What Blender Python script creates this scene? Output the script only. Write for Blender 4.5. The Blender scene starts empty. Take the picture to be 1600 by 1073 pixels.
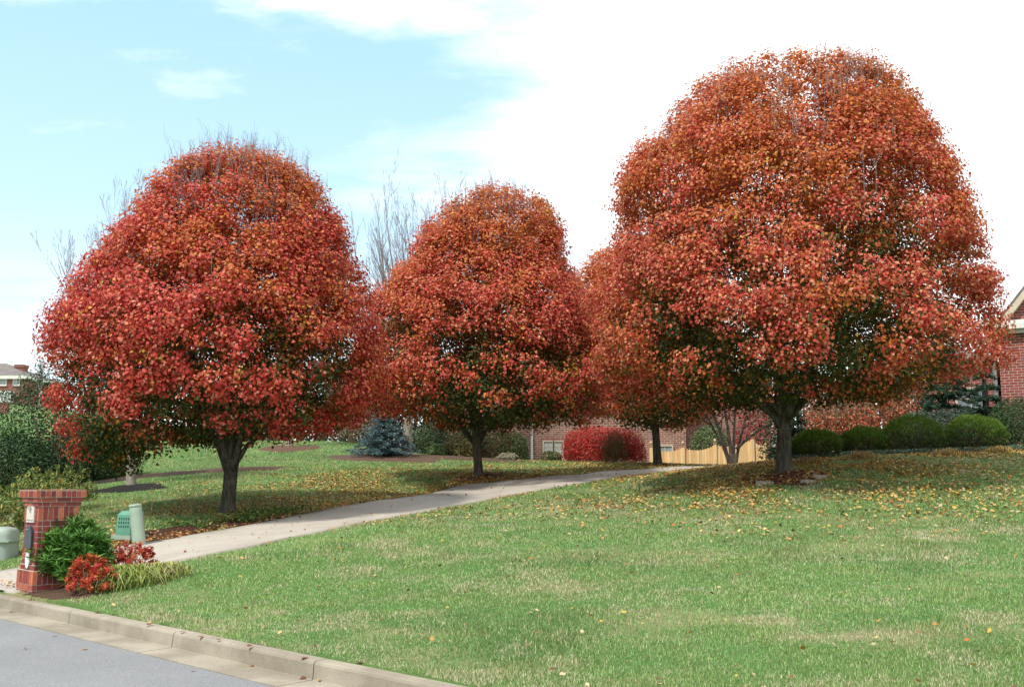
import bpy, math, random
import numpy as np
from mathutils import Vector

rng = np.random.default_rng(11)
random.seed(5)
sc = bpy.context.scene
col = sc.collection

# ------------------------------------------------------------------ camera
F, H = 1537.0, 1.6
PITCH = math.atan(218.5 / F)
cam_d = bpy.data.cameras.new('camera')
cam_d.sensor_width = 36.0
cam_d.lens = 36.0 * F / 1600.0
cam_d.clip_end = 3000
cam = bpy.data.objects.new('camera', cam_d)
col.objects.link(cam)
cam.location = (0, 0, H)
cam.rotation_euler = (math.pi / 2 + PITCH, 0, 0)
sc.camera = cam

# ------------------------------------------------------------------ light
SUN_EL = math.radians(55)
SUN_AZ = math.atan2(-0.64, -0.77)        # clockwise from +Y : from the left, a little behind the camera
sd = Vector((math.sin(SUN_AZ) * math.cos(SUN_EL), math.cos(SUN_AZ) * math.cos(SUN_EL), math.sin(SUN_EL)))
sl = bpy.data.lights.new('sun', 'SUN')
sl.energy = 3.0
sl.angle = math.radians(4.5)
sl.color = (1.0, 0.95, 0.87)
so = bpy.data.objects.new('sun', sl)
col.objects.link(so)
so.rotation_euler = (-sd).to_track_quat('-Z', 'Y').to_euler()
so.location = (-20, -20, 40)

sc.view_settings.view_transform = 'Standard'
sc.view_settings.look = 'None'
sc.view_settings.exposure = 0.6
sc.view_settings.gamma = 1.0
sc.cycles.max_bounces = 6
sc.cycles.diffuse_bounces = 3
sc.cycles.glossy_bounces = 2
sc.cycles.transmission_bounces = 4


class NT:
    """tiny node-tree helper"""
    def __init__(self, tree):
        self.t = tree
        tree.nodes.clear()

    def n(self, kind, _in=None, **props):
        nd = self.t.nodes.new(kind)
        for k, v in props.items():
            setattr(nd, k, v)
        for k, v in (_in or {}).items():
            s = nd.inputs[k]
            if isinstance(v, bpy.types.NodeSocket):
                self.t.links.new(v, s)
            else:
                s.default_value = v
        return nd

    def math(self, op, a, b=0.0, c=0.0, clamp=False):
        return self.n('ShaderNodeMath', {0: a, 1: b, 2: c}, operation=op, use_clamp=clamp).outputs[0]

    def mix(self, f, a, b, blend='MIX'):
        nd = self.n('ShaderNodeMix', None, data_type='RGBA', blend_type=blend)
        for i, v in ((0, f), (6, a), (7, b)):
            s = nd.inputs[i]
            if isinstance(v, bpy.types.NodeSocket):
                self.t.links.new(v, s)
            else:
                s.default_value = v if i == 0 else (tuple(v) + (1,))[:4]
        return nd.outputs[2]

    def ss(self, v, a, b):
        return self.n('ShaderNodeMapRange', {0: v, 1: a, 2: b, 3: 0.0, 4: 1.0}, interpolation_type='SMOOTHSTEP').outputs[0]

    def noise(self, vec, scale, detail=4.0, rough=0.55):
        d = {'Scale': scale, 'Detail': detail, 'Roughness': rough}
        if vec is not None:
            d['Vector'] = vec
        return self.n('ShaderNodeTexNoise', d).outputs[0]


w = bpy.data.worlds.new('World')
sc.world = w
w.use_nodes = True
k = NT(w.node_tree)
sky = k.n('ShaderNodeTexSky', sky_type='NISHITA', sun_disc=False)
sky.sun_elevation = SUN_EL
sky.sun_rotation = SUN_AZ
sky.air_density = 1.0
sky.dust_density = 0.6
sky.ozone_density = 1.0
tc = k.n('ShaderNodeTexCoord').outputs['Generated']
sep = k.n('ShaderNodeSeparateXYZ', {0: tc})
X_, Y_, Z_ = sep.outputs
zz = k.math('ADD', k.math('MAXIMUM', Z_, 0.0), 0.16)
flat = k.n('ShaderNodeCombineXYZ', {0: k.math('DIVIDE', X_, zz), 1: k.math('MULTIPLY', k.math('DIVIDE', Y_, zz), 1.9), 2: 0.0}).outputs[0]
n1 = k.noise(flat, 0.9, 7.0, 0.55)
n2 = k.noise(flat, 2.6, 6.0, 0.6)
bank = k.ss(k.math('ADD', k.math('ADD', X_, k.math('MULTIPLY', Z_, -0.10)), k.math('ADD', k.math('MULTIPLY', k.math('SUBTRACT', n1, 0.5), 0.8), k.math('MULTIPLY', k.math('SUBTRACT', n2, 0.5), 0.55))), -0.22, 0.16)
wisps = k.math('MULTIPLY', k.ss(k.math('ADD', n2, k.math('MULTIPLY', Z_, 0.42)), 0.70, 0.95), 0.8)
hor = k.math('MULTIPLY', k.math('SUBTRACT', 1.0, k.ss(Z_, 0.0, 0.28)), 0.8)
streak = k.math('MULTIPLY', k.ss(k.math('ADD', Z_, k.math('MULTIPLY', k.math('SUBTRACT', n2, 0.5), 0.12)), 0.405, 0.455), k.math('MULTIPLY', k.ss(n2, 0.36, 0.62), 0.8))
mask = k.math('MAXIMUM', k.math('MAXIMUM', bank, k.math('MAXIMUM', wisps, streak)), hor, clamp=True)
pale = k.mix(k.ss(Z_, 0.05, 0.55), (6.0, 8.0, 9.4), (3.7, 6.1, 8.3))
blue = k.mix(0.82, k.mix(1.0, sky.outputs[0], (1.0, 1.3, 1.1), 'MULTIPLY'), pale)
white = k.mix(k.ss(n2, 0.42, 0.75), (10.6, 10.8, 11.0), (7.0, 8.2, 9.0))
skyc = k.mix(mask, blue, white)
bg = k.n('ShaderNodeBackground', {'Color': skyc, 'Strength': 0.10})
k.t.links.new(bg.outputs[0], k.n('ShaderNodeOutputWorld').inputs[0])

# ------------------------------------------------------------------ helpers
CP, SP = math.cos(PITCH), math.sin(PITCH)


def ray(px, py):
    u = (px - 800.0) / F
    v = (536.5 - py) / F
    return np.array([u, CP - v * SP, SP + v * CP])


def P(px, py, Y):
    d = ray(px, py)
    return np.array([0, 0, H]) + d * (Y / d[1])


def unit(a):
    return a / np.maximum(np.linalg.norm(a, axis=-1, keepdims=True), 1e-9)


def vnoise(p, seed=0):
    """3D value noise, p (N,3) -> (N,) in 0..1"""
    i = np.floor(p).astype(np.int64)
    f = p - i
    f = f * f * (3 - 2 * f)

    def h(a, b, c):
        n = (a * 374761393 + b * 668265263 + c * 2147483647 + seed * 974634777) & 0xffffffff
        n = ((n ^ (n >> 13)) * 1274126177) & 0xffffffff
        n = (n ^ (n >> 16)) & 0xffffff
        return n / float(0xffffff)
    r = 0
    for dx in (0, 1):
        for dy in (0, 1):
            for dz in (0, 1):
                wx = f[:, 0] if dx else 1 - f[:, 0]
                wy = f[:, 1] if dy else 1 - f[:, 1]
                wz = f[:, 2] if dz else 1 - f[:, 2]
                r = r + wx * wy * wz * h(i[:, 0] + dx, i[:, 1] + dy, i[:, 2] + dz)
    return r


def fbm(p, seed=0, oct=3):
    r, a, s = 0, 0.5, 0
    for o in range(oct):
        r = r + a * vnoise(p * 2 ** o, seed + o)
        s += a
        a *= 0.5
    return r / s


def mesh_obj(name, co, faces, mat, parent=None, cols=None, smooth=False, mats=None, mi=None):
    """faces: (M,3|4) array, or a list of index lists"""
    me = bpy.data.meshes.new(name)
    co = np.asarray(co, dtype=np.float32).reshape(-1, 3)
    if isinstance(faces, np.ndarray):
        m, kk = faces.shape
        me.vertices.add(len(co))
        me.vertices.foreach_set('co', co.ravel())
        me.loops.add(m * kk)
        me.loops.foreach_set('vertex_index', faces.astype(np.int32).ravel())
        me.polygons.add(m)
        me.polygons.foreach_set('loop_start', np.arange(0, m * kk, kk, dtype=np.int32))
        me.update(calc_edges=True)
    else:
        me.from_pydata([tuple(map(float, c)) for c in co], [], faces)
    if cols is not None:
        a = me.attributes.new('Col', 'FLOAT_COLOR', 'POINT')
        c4 = np.ones((len(co), 4), dtype=np.float32)
        c4[:, :3] = cols
        a.data.foreach_set('color', c4.ravel())
    me.materials.append(mat)
    if smooth:
        me.polygons.foreach_set('use_smooth', np.ones(len(me.polygons), dtype=bool))
    o = bpy.data.objects.new(name, me)
    col.objects.link(o)
    if parent is not None:
        o.parent = parent
    return o


def empty(name, loc, label, cat, group=None):
    o = bpy.data.objects.new(name, None)
    o.empty_display_size = 0.2
    col.objects.link(o)
    o.location = [float(v) for v in loc]
    return tag(o, label, cat, group)


def tag(o, label=None, cat=None, group=None, kind=None):
    if label:
        o['label'] = label
    if cat:
        o['category'] = cat
    if group:
        o['group'] = group
    if kind:
        o['kind'] = kind
    return o


class MB:
    """collects boxes / tubes / prisms into one mesh; coordinates local to `org`"""
    def __init__(self, org=(0, 0, 0)):
        self.v, self.f, self.c = [], [], []
        self.n = 0
        self.org = np.array(org, float)

    def add(self, v, f, c=None):
        v = np.asarray(v, float)
        self.v.append(v)
        self.f += [[i + self.n for i in q] for q in f]
        self.c.append(np.tile(np.array(c if c is not None else (1, 1, 1), float), (len(v), 1)))
        self.n += len(v)

    def box(self, x0, x1, y0, y1, z0, z1, c=None, R=None):
        v = np.array([(x, y, z) for z in (z0, z1) for y in (y0, y1) for x in (x0, x1)], float)
        if R is not None:
            v = v @ np.array(R, float).T
        self.add(v, [(0, 2, 3, 1), (4, 5, 7, 6), (0, 1, 5, 4), (2, 6, 7, 3), (0, 4, 6, 2), (1, 3, 7, 5)], c)

    def tube(self, pts, rad, seg=7, c=None, cap=True):
        pts = np.asarray(pts, float)
        rad = np.broadcast_to(np.asarray(rad, float), (len(pts),))
        tg = np.gradient(pts, axis=0)
        tg = unit(tg)
        ref = np.array([0.31, 0.95, 0.05]) if abs(tg[0][2]) > 0.6 else np.array([0, 0, 1.0])
        a = unit(np.cross(tg, ref))
        b = np.cross(tg, a)
        th = np.arange(seg) * 2 * math.pi / seg
        ring = pts[:, None, :] + rad[:, None, None] * (a[:, None, :] * np.cos(th)[None, :, None] + b[:, None, :] * np.sin(th)[None, :, None])
        v = ring.reshape(-1, 3)
        f = []
        for i in range(len(pts) - 1):
            for j in range(seg):
                j2 = (j + 1) % seg
                f.append((i * seg + j, i * seg + j2, (i + 1) * seg + j2, (i + 1) * seg + j))
        if cap:
            f.append(tuple(range(seg))[::-1])
            f.append(tuple((len(pts) - 1) * seg + j for j in range(seg)))
        self.add(v, f, c)

    def build(self, name, mat, parent=None, smooth=False):
        return mesh_obj(name, np.concatenate(self.v) - self.org, self.f, mat, parent, np.concatenate(self.c), smooth)


# ------------------------------------------------------------------ materials
def pmat(name, rough=0.7, spec=0.5):
    m = bpy.data.materials.new(name)
    m.use_nodes = True
    k = NT(m.node_tree)
    b = k.n('ShaderNodeBsdfPrincipled', {'Roughness': rough, 'Specular IOR Level': spec})
    o = k.n('ShaderNodeOutputMaterial')
    k.t.links.new(b.outputs[0], o.inputs[0])
    return m, k, b, o


def bump(k, b, h, strength=0.3, dist=0.01):
    bp = k.n('ShaderNodeBump', {'Height': h, 'Strength': strength, 'Distance': dist})
    k.t.links.new(bp.outputs[0], b.inputs['Normal'])


def simple(name, c, c2=None, rough=0.7, scale=8.0, bs=0.2, metal=0.0):
    m, k, b, o = pmat(name, rough)
    g = k.n('ShaderNodeTexCoord').outputs['Object']
    nz = k.noise(g, scale, 6.0, 0.6)
    cc = k.mix(k.ss(nz, 0.3, 0.7), c, c2 if c2 else tuple(x * 0.75 for x in c))
    k.t.links.new(cc, b.inputs['Base Color'])
    b.inputs['Metallic'].default_value = metal
    if bs:
        bump(k, b, k.noise(g, scale * 6, 3.0), bs, 0.01)
    return m


def leaf_mat(name, rough=0.42, trans=0.25, spec=0.5):
    m, k, b, o = pmat(name, rough, spec)
    a = k.n('ShaderNodeAttribute', attribute_name='Col').outputs[0]
    k.t.links.new(a, b.inputs['Base Color'])
    t = k.n('ShaderNodeBsdfTranslucent', {'Color': a})
    mx = k.n('ShaderNodeMixShader', {0: trans, 1: b.outputs[0], 2: t.outputs[0]})
    k.t.links.new(mx.outputs[0], o.inputs[0])
    return m


def vc_mat(name, rough=0.8, scale=30, amt=0.25, bs=0.3):
    m, k, b, o = pmat(name, rough)
    a = k.n('ShaderNodeAttribute', attribute_name='Col').outputs[0]
    g = k.n('ShaderNodeTexCoord').outputs['Object']
    nz = k.noise(g, scale, 5.0, 0.65)
    c = k.mix(k.ss(nz, 0.25, 0.75), a, k.mix(1.0, a, (1 - amt,) * 3, 'MULTIPLY'))
    k.t.links.new(c, b.inputs['Base Color'])
    bump(k, b, nz, bs, 0.01)
    return m


def bark_mat(name, c1, c2, sx=14.0):
    m, k, b, o = pmat(name, 0.9, 0.2)
    g = k.n('ShaderNodeTexCoord').outputs['Object']
    mp = k.n('ShaderNodeMapping', {0: g, 3: (sx, sx, sx * 0.16)}).outputs[0]
    nz = k.noise(mp, 1.6, 6.0, 0.65)
    n2 = k.noise(g, 5.0, 4.0, 0.6)
    c = k.mix(k.ss(nz, 0.38, 0.62), c1, c2)
    c = k.mix(k.math('MULTIPLY', k.ss(n2, 0.5, 0.75), 0.35), c, (0.20, 0.22, 0.15))
    k.t.links.new(c, b.inputs['Base Color'])
    bump(k, b, nz, 0.9, 0.025)
    return m


def brick_mat(name, a, b2, mortar, course=0.076, length=0.215, vertical='XZ', bias=0.0):
    m, k, b, o = pmat(name, 0.85, 0.3)
    g = k.n('ShaderNodeTexCoord').outputs['Object']
    s = k.n('ShaderNodeSeparateXYZ', {0: g})
    nrm = k.n('ShaderNodeSeparateXYZ', {0: k.n('ShaderNodeTexCoord').outputs['Normal']})
    side = k.math('GREATER_THAN', k.math('ABSOLUTE', nrm.outputs[0]), 0.7)
    hx = k.n('ShaderNodeMix', {0: side, 2: s.outputs[0], 3: s.outputs[1]}, data_type='FLOAT').outputs[0]
    v = k.n('ShaderNodeCombineXYZ', {0: hx, 1: s.outputs[2], 2: 0.0}).outputs[0]
    br = k.n('ShaderNodeTexBrick', {'Vector': v, 'Color1': tuple(a) + (1,), 'Color2': tuple(b2) + (1,), 'Mortar': tuple(mortar) + (1,),
             'Scale': 1.0, 'Mortar Size': 0.0075, 'Mortar Smooth': 0.2, 'Bias': bias, 'Brick Width': length, 'Row Height': course})
    nz = k.noise(g, 3.0, 5.0, 0.6)
    c = k.mix(k.math('MULTIPLY', k.ss(nz, 0.35, 0.7), 0.35), br.outputs[0], (0.16, 0.09, 0.07))
    k.t.links.new(c, b.inputs['Base Color'])
    bump(k, b, k.math('SUBTRACT', 1.0, br.outputs[1]), 0.6, 0.008)
    return m


M_leaf = leaf_mat('autumn_leaf', 0.5, 0.38, 0.32)
M_green = leaf_mat('green_leaf', 0.55, 0.2, 0.25)
M_matte = leaf_mat('dry_leaf', 0.75, 0.12, 0.2)
M_grass = leaf_mat('grass_blade', 0.6, 0.3, 0.25)
M_bark = bark_mat('pear_bark', (0.040, 0.033, 0.027), (0.10, 0.088, 0.068))
M_bark2 = bark_mat('pale_bark', (0.20, 0.17, 0.13), (0.34, 0.30, 0.24))
M_twig = simple('bare_twig', (0.20, 0.165, 0.17), (0.28, 0.235, 0.235), 0.9, 3.0, 0)
M_tan = simple('tan_stem', (0.22, 0.14, 0.085), (0.34, 0.24, 0.15), 0.9, 6.0, 0)
M_white = simple('white_paint', (0.72, 0.70, 0.64), (0.62, 0.60, 0.54), 0.5, 4.0, 0)
M_cream = simple('cream_paint', (0.60, 0.50, 0.38), (0.52, 0.43, 0.32), 0.6, 4.0, 0)
M_shingle = simple('roof_shingle', (0.13, 0.115, 0.10), (0.20, 0.175, 0.15), 0.9, 5.0, 0.3)
M_pane = simple('window_pane', (0.16, 0.19, 0.21), (0.30, 0.33, 0.34), 0.12, 1.2, 0)
M_pane_l = simple('curtained_pane', (0.40, 0.42, 0.42), (0.52, 0.53, 0.52), 0.3, 1.5, 0)

# ------------------------------------------------------------------ terrain
cA = P(0, 949, 10)
def road_hit(px, py, z=0.0):
    d = ray(px, py)
    return np.array([0, 0, H]) + d * ((z - H) / d[2])
A_, B_ = road_hit(0, 951), road_hit(501, 1066)
T2 = unit((B_ - A_)[:2])
N2 = np.array([-T2[1], T2[0]])
if N2[1] < 0:
    N2 = -N2
L0 = B_[:2]
TV, NV = np.array([T2[0], T2[1], 0]), np.array([N2[0], N2[1], 0])


def us(x, y):
    return (x - L0[0]) * T2[0] + (y - L0[1]) * T2[1], (x - L0[0]) * N2[0] + (y - L0[1]) * N2[1]


ctl = [(355, 800, 21.5), (748, 742, 29), (1225, 738, 22), (1028, 726, 34.8), (1145, 727.5, 33.5),
       (240, 848, 17.5), (240, 885, 14), (355, 828, 19), (355, 862, 15.2), (470, 806, 21.3), (470, 838, 17.2),
       (600, 782, 24.2), (600, 812, 19.5), (700, 765, 27.8), (700, 793, 22), (850, 745, 32.5), (850, 765, 25.5),
       (1000, 734, 32.8), (1000, 742, 29), (1100, 728, 38), (1100, 731, 34.5), (1200, 728, 37),
       (205, 759, 28), (452, 698, 41), (636, 713, 38), (560, 692, 45), (400, 690, 46), (280, 692, 44), (300, 740, 31),
       (500, 745, 30), (605, 716, 37), (800, 719, 40), (900, 721, 40.5), (980, 723, 39.5),
       (1500, 706, 27), (1277, 715, 26.5), (1600, 700, 27.5), (1400, 709, 27),
       (1400, 765, 19.5), (1600, 762, 19.5), (1000, 775, 23), (0, 895, 15.6), (0, 870, 17.2), (130, 905, 14.2),
       (200, 838, 17.6), (20, 775, 28), (100, 762, 30), (10, 641, 92), (10, 632, 112)]
pts = [P(*c) for c in ctl]
X = [(p[0], p[1], p[2]) for p in pts]
for u in np.linspace(-60, 60, 31):
    q = L0 + T2 * u + N2 * 0.16
    X.append((q[0], q[1], 0.155))
    q = L0 + T2 * u + N2 * 1.2
    if abs(u) < 12:
        X.append((q[0], q[1], 0.215))
X += [(8.5, 41, 1.95), (11, 42, 1.95), (14, 44, 2.0), (6, 45, 2.35), (0, 45, 2.5), (-6, 46, 3.3), (20, 34, 2.7), (25, 50, 2.4), (0, 60, 2.4), (-14, 70, 3.6), (30, 15, 1.8),
      (-30, 70, 5.0), (-70, 112, 10.5), (-50, 60, 4.5), (-95, 112, 11), (-35, 30, 1.9), (30, 90, 2.2), (0, 110, 2.5)]
for r_ in (220, 420):
    for a in np.linspace(0, 2 * math.pi, 17)[:-1]:
        X.append((r_ * math.cos(a), r_ * math.sin(a), 3.0 if r_ * math.cos(a) > -150 else 9.0))
X = np.array(X)
SC_ = 10.0


def U(r):
    return np.where(r > 1e-9, r * r * np.log(np.maximum(r, 1e-9)), 0)


_n = len(X)
xy = X[:, :2] / SC_
Kmat = U(np.linalg.norm(xy[:, None] - xy[None], axis=2)) + np.eye(_n) * 0.004
Pm = np.c_[np.ones(_n), xy]
Lm = np.zeros((_n + 3, _n + 3))
Lm[:_n, :_n] = Kmat
Lm[:_n, _n:] = Pm
Lm[_n:, :_n] = Pm.T
Wt = np.linalg.solve(Lm, np.r_[X[:, 2], 0, 0, 0])


def zf(x, y):
    x = np.atleast_1d(np.asarray(x, float))
    y = np.atleast_1d(np.asarray(y, float))
    out = np.empty(len(x))
    for i in range(0, len(x), 20000):
        q = np.c_[x[i:i + 20000], y[i:i + 20000]] / SC_
        r = np.linalg.norm(q[:, None] - xy[None], axis=2)
        out[i:i + 20000] = U(r) @ Wt[:_n] + Wt[_n] + q @ Wt[_n + 1:]
    u, s = us(x, y)
    out = out + 0.05 * (fbm(np.c_[x * 0.5, y * 0.5, x * 0], 3) - 0.5) * np.clip((s - 0.3) / 2, 0, 1)
    return np.where(s < 0.12, -0.05, out)


def G(px, py, y0=6.0, y1=60.0):
    """where the ray through a spot of the picture meets the ground"""
    d = ray(px, py)
    Y = np.linspace(y0, y1, 1200)
    p = np.array([0, 0, H]) + d * (Y / d[1])[:, None]
    z = zf(p[:, 0], p[:, 1])
    hit = np.where(p[:, 2] <= z)[0]
    if not len(hit):
        i = int(np.argmin(p[:, 2] - z))
    else:
        i = hit[0]
    return np.array([p[i, 0], p[i, 1], z[i]])


def Gy(px, Y):
    x = (px - 800.0) / F * Y / (CP + 0.14 * SP)
    return np.array([x, Y, float(zf(x, Y)[0])])


def onground(p, dz=0.0):
    return np.array([p[0], p[1], float(zf(p[0], p[1])[0]) + dz])


def axis(dense0, dense1, step, far):
    a = list(np.arange(dense0, dense1 + 1e-6, step))
    s, v = step, dense1
    while v < far:
        s *= 1.25
        v += s
        a.append(v)
    s, v = step, dense0
    b = []
    while v > -far:
        s *= 1.25
        v -= s
        b.append(v)
    return np.array(b[::-1] + a)


ua = axis(-38, 30, 0.4, 600)
sa_pos = [0.12, 0.14]
s_, v_ = 0.3, 0.14
while v_ < 600:
    v_ += s_
    if v_ > 50:
        s_ *= 1.2
    sa_pos.append(v_)
sa = np.array([-600, -200, -60, -20, -8, -2, -0.3, 0.05, 0.11] + sa_pos)
UU, SS = np.meshgrid(ua, sa)
gx = L0[0] + UU * T2[0] + SS * N2[0]
gy = L0[1] + UU * T2[1] + SS * N2[1]
gz = zf(gx.ravel(), gy.ravel())
co = np.c_[gx.ravel(), gy.ravel(), gz]
nu = len(ua)
ii, jj = np.meshgrid(np.arange(len(sa) - 1), np.arange(nu - 1), indexing='ij')
q = (ii * nu + jj).ravel()
faces = np.c_[q, q + 1, q + 1 + nu, q + nu]

# lawn / ground material
m, k, b, o = pmat('lawn_ground', 0.95, 0.1)
g = k.n('ShaderNodeTexCoord').outputs['Object']
gs = k.n('ShaderNodeMapping', {0: g, 2: (0, 0, 0.2), 3: (0.7, 1.3, 1)}).outputs[0]
nA = k.noise(gs, 0.55, 6, 0.62)
nB = k.noise(g, 14, 5, 0.7)
nC = k.noise(g, 90, 3, 0.7)
c = k.mix(k.ss(nB, 0.3, 0.7), (0.075, 0.15, 0.035), (0.13, 0.22, 0.06))
c = k.mix(k.math('MULTIPLY', k.ss(k.math('ADD', nA, k.math('MULTIPLY', nB, 0.25)), 0.62, 0.80), 0.75), c, (0.34, 0.27, 0.15))
c = k.mix(k.math('MULTIPLY', k.ss(nC, 0.45, 0.7), 0.35), c, (0.05, 0.08, 0.025))
k.t.links.new(c, b.inputs['Base Color'])
bump(k, b, nC, 0.8, 0.03)
M_ground = m
ground = mesh_obj('ground', co, faces, M_ground, None, None, True)
tag(ground, kind='structure')

# road
m, k, b, o = pmat('asphalt', 0.85, 0.3)
g = k.n('ShaderNodeTexCoord').outputs['Object']
nA = k.noise(g, 0.5, 5, 0.6)
nB = k.noise(g, 60, 4, 0.75)
vo = k.n('ShaderNodeTexVoronoi', {'Vector': g, 'Scale': 70.0}).outputs[0]
nP = k.noise(g, 0.13, 3, 0.5)
c = k.mix(k.ss(nB, 0.3, 0.7), (0.155, 0.155, 0.157), (0.25, 0.25, 0.252))
c = k.mix(k.math('MULTIPLY', k.ss(nA, 0.4, 0.7), 0.35), c, (0.30, 0.295, 0.285))
c = k.mix(k.math('MULTIPLY', k.math('LESS_THAN', vo, 0.30), 0.5), c, (0.085, 0.085, 0.088))
c = k.mix(k.math('MULTIPLY', k.ss(nP, 0.5, 0.6), 0.25), c, (0.13, 0.13, 0.13))
k.t.links.new(c, b.inputs['Base Color'])
bump(k, b, vo, 0.35, 0.006)
M_road = m
u0, u1 = -40, 12


def usz(u, s, z):
    return (L0[0] + u * T2[0] + s * N2[0], L0[1] + u * T2[1] + s * N2[1], z)


rv, rf = [], []
ul = np.linspace(u0, u1, 60)
for u in ul:
    for s, z in ((-8.2, 0.02), (-4.3, 0.07), (-1.5, 0.035), (-0.33, 0.008)):
        rv.append(usz(u, s, z - 0.012))
for i in range(len(ul) - 1):
    for j in range(3):
        a = i * 4 + j
        rf.append((a, a + 4, a + 5, a + 1))
road = mesh_obj('road', rv, rf, M_road, None, None, True)
tag(road, kind='structure')

# kerb with gutter pan, cast in lengths
m, k, b, o = pmat('kerb_concrete', 0.9, 0.3)
g = k.n('ShaderNodeTexCoord').outputs['Object']
nA = k.noise(g, 1.3, 7, 0.65)
nB = k.noise(g, 45, 4, 0.7)
c = k.mix(k.ss(nA, 0.35, 0.65), (0.34, 0.295, 0.225), (0.225, 0.19, 0.14))
c = k.mix(k.math('MULTIPLY', k.ss(nB, 0.45, 0.75), 0.4), c, (0.22, 0.19, 0.14))
k.t.links.new(c, b.inputs['Base Color'])
bump(k, b, nB, 0.5, 0.008)
M_kerb = m
prof = [(-0.34, -0.04), (-0.34, 0.004), (-0.012, 0.010), (0.0, 0.014), (0.010, 0.130), (0.020, 0.148), (0.036, 0.156), (0.140, 0.158), (0.178, 0.15), (0.18, -0.04)]
jp = [us(*road_hit(px, py)[:2])[0] for px, py in ((112, 975), (280, 1011), (501, 1061))]
joints = sorted([u0] + [jp[0] - 3.05 * i for i in range(9, 0, -1) if jp[0] - 3.05 * i > u0] + jp + [jp[2] + 3.05 * i for i in range(1, 4)] + [u1])
kb = MB()
for a, c_ in zip(joints[:-1], joints[1:]):
    a, c_ = a + 0.006, c_ - 0.006
    us_ = np.linspace(a, c_, max(2, int((c_ - a) / 0.4)))
    v = []
    for u in us_:
        wob = 0.004 * math.sin(u * 1.7) + 0.003 * math.sin(u * 5.1)
        v += [usz(u, s + (wob if z > 0.02 else 0), z) for s, z in prof]
    kp = len(prof)
    f = [(i * kp + j, (i + 1) * kp + j, (i + 1) * kp + (j + 1) % kp, i * kp + (j + 1) % kp) for i in range(len(us_) - 1) for j in range(kp)]
    f += [tuple(range(kp)), tuple((len(us_) - 1) * kp + j for j in range(kp))[::-1]]
    kb.add(v, f)
kerb = kb.build('kerb', M_kerb)
tag(kerb, kind='structure')

# driveway
m, k, b, o = pmat('driveway_concrete', 0.9, 0.3)
g = k.n('ShaderNodeTexCoord').outputs['Object']
nA = k.noise(g, 0.8, 6, 0.6)
nB = k.noise(g, 30, 4, 0.7)
c = k.mix(k.ss(nA, 0.35, 0.68), (0.41, 0.37, 0.31), (0.34, 0.30, 0.25))
c = k.mix(k.math('MULTIPLY', k.ss(nB, 0.5, 0.75), 0.3), c, (0.27, 0.24, 0.20))
k.t.links.new(c, b.inputs['Base Color'])
bump(k, b, nB, 0.3, 0.006)
M_drive = m
nS = k.noise(k.n('ShaderNodeMapping', {0: g, 2: (0, 0, -0.55), 3: (0.9, 0.16, 1)}).outputs[0], 1.0, 4, 0.6)
c = k.mix(k.math('MULTIPLY', k.ss(nS, 0.48, 0.68), 0.30), c, (0.235, 0.21, 0.18))
k.t.links.new(c, b.inputs['Base Color'])
near = [(-60, 958), (0, 937), (30, 926), (140, 905), (240, 885), (355, 862), (470, 838), (600, 812), (700, 793), (780, 778), (850, 765), (930, 752), (1000, 742.5), (1060, 735), (1100, 731)]
far_ = [(-230, 930), (-90, 905), (0, 894), (130, 868), (240, 848), (355, 828), (470, 806), (600, 782), (700, 765), (780, 753.5), (850, 745.5), (930, 739), (1000, 734), (1060, 730), (1100, 728.5)]
ne = np.array([G(*p) for p in near])
fe = np.array([G(*p) for p in far_])
ext_n = np.array([[11.5, 35.3, 0], [16, 36.2, 0]])
ext_f = np.array([[11.0, 38.3, 0], [16, 39.3, 0]])
ne = np.r_[ne, ext_n]
fe = np.r_[fe, ext_f]


def resample(p, n):
    t = np.linspace(0, len(p) - 1, n)
    i = np.clip(t.astype(int), 0, len(p) - 2)
    f = (t - i)[:, None]
    pm = p[np.clip(i - 1, 0, len(p) - 1)]
    p0, p1 = p[i], p[i + 1]
    pp = p[np.clip(i + 2, 0, len(p) - 1)]
    return 0.5 * ((2 * p0) + (-pm + p1) * f + (2 * pm - 5 * p0 + 4 * p1 - pp) * f ** 2 + (-pm + 3 * p0 - 3 * p1 + pp) * f ** 3)


ND = 160
nl, fl = resample(ne, ND), resample(fe, ND)
dv = []
KW = 9
for i in range(ND):
    for j in range(KW):
        t = j / (KW - 1)
        q = nl[i] * (1 - t) + fl[i] * t
        uu_, ss_ = us(q[0], q[1])
        if ss_ < 0.17:
            q = np.array(usz(uu_, 0.17, 0))
        dv.append(q)
dv = np.array(dv)
dv[:, 2] = zf(dv[:, 0], dv[:, 1])
dgrid = dv.reshape(ND, KW, 3)
z2 = dgrid[:, :, 2].copy()
dv[:, 2] = z2.ravel() + 0.03
top = len(dv)
df = [(i * KW + j, (i + 1) * KW + j, (i + 1) * KW + j + 1, i * KW + j + 1) for i in range(ND - 1) for j in range(KW - 1)]
low = []
for i in range(ND):
    low.append(dv[i * KW] - [0, 0, 0.15])
for i in range(ND):
    low.append(dv[i * KW + KW - 1] - [0, 0, 0.15])
for i in range(ND - 1):
    df.append((i * KW, top + i, top + i + 1, (i + 1) * KW))
    df.append((i * KW + KW - 1, (i + 1) * KW + KW - 1, top + ND + i + 1, top + ND + i))
drive = mesh_obj('driveway', np.r_[dv, np.array(low)], df, M_drive, None, None, True)
tag(drive, kind='structure')
poly = np.r_[nl[:, :2], fl[::-1, :2]]


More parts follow.
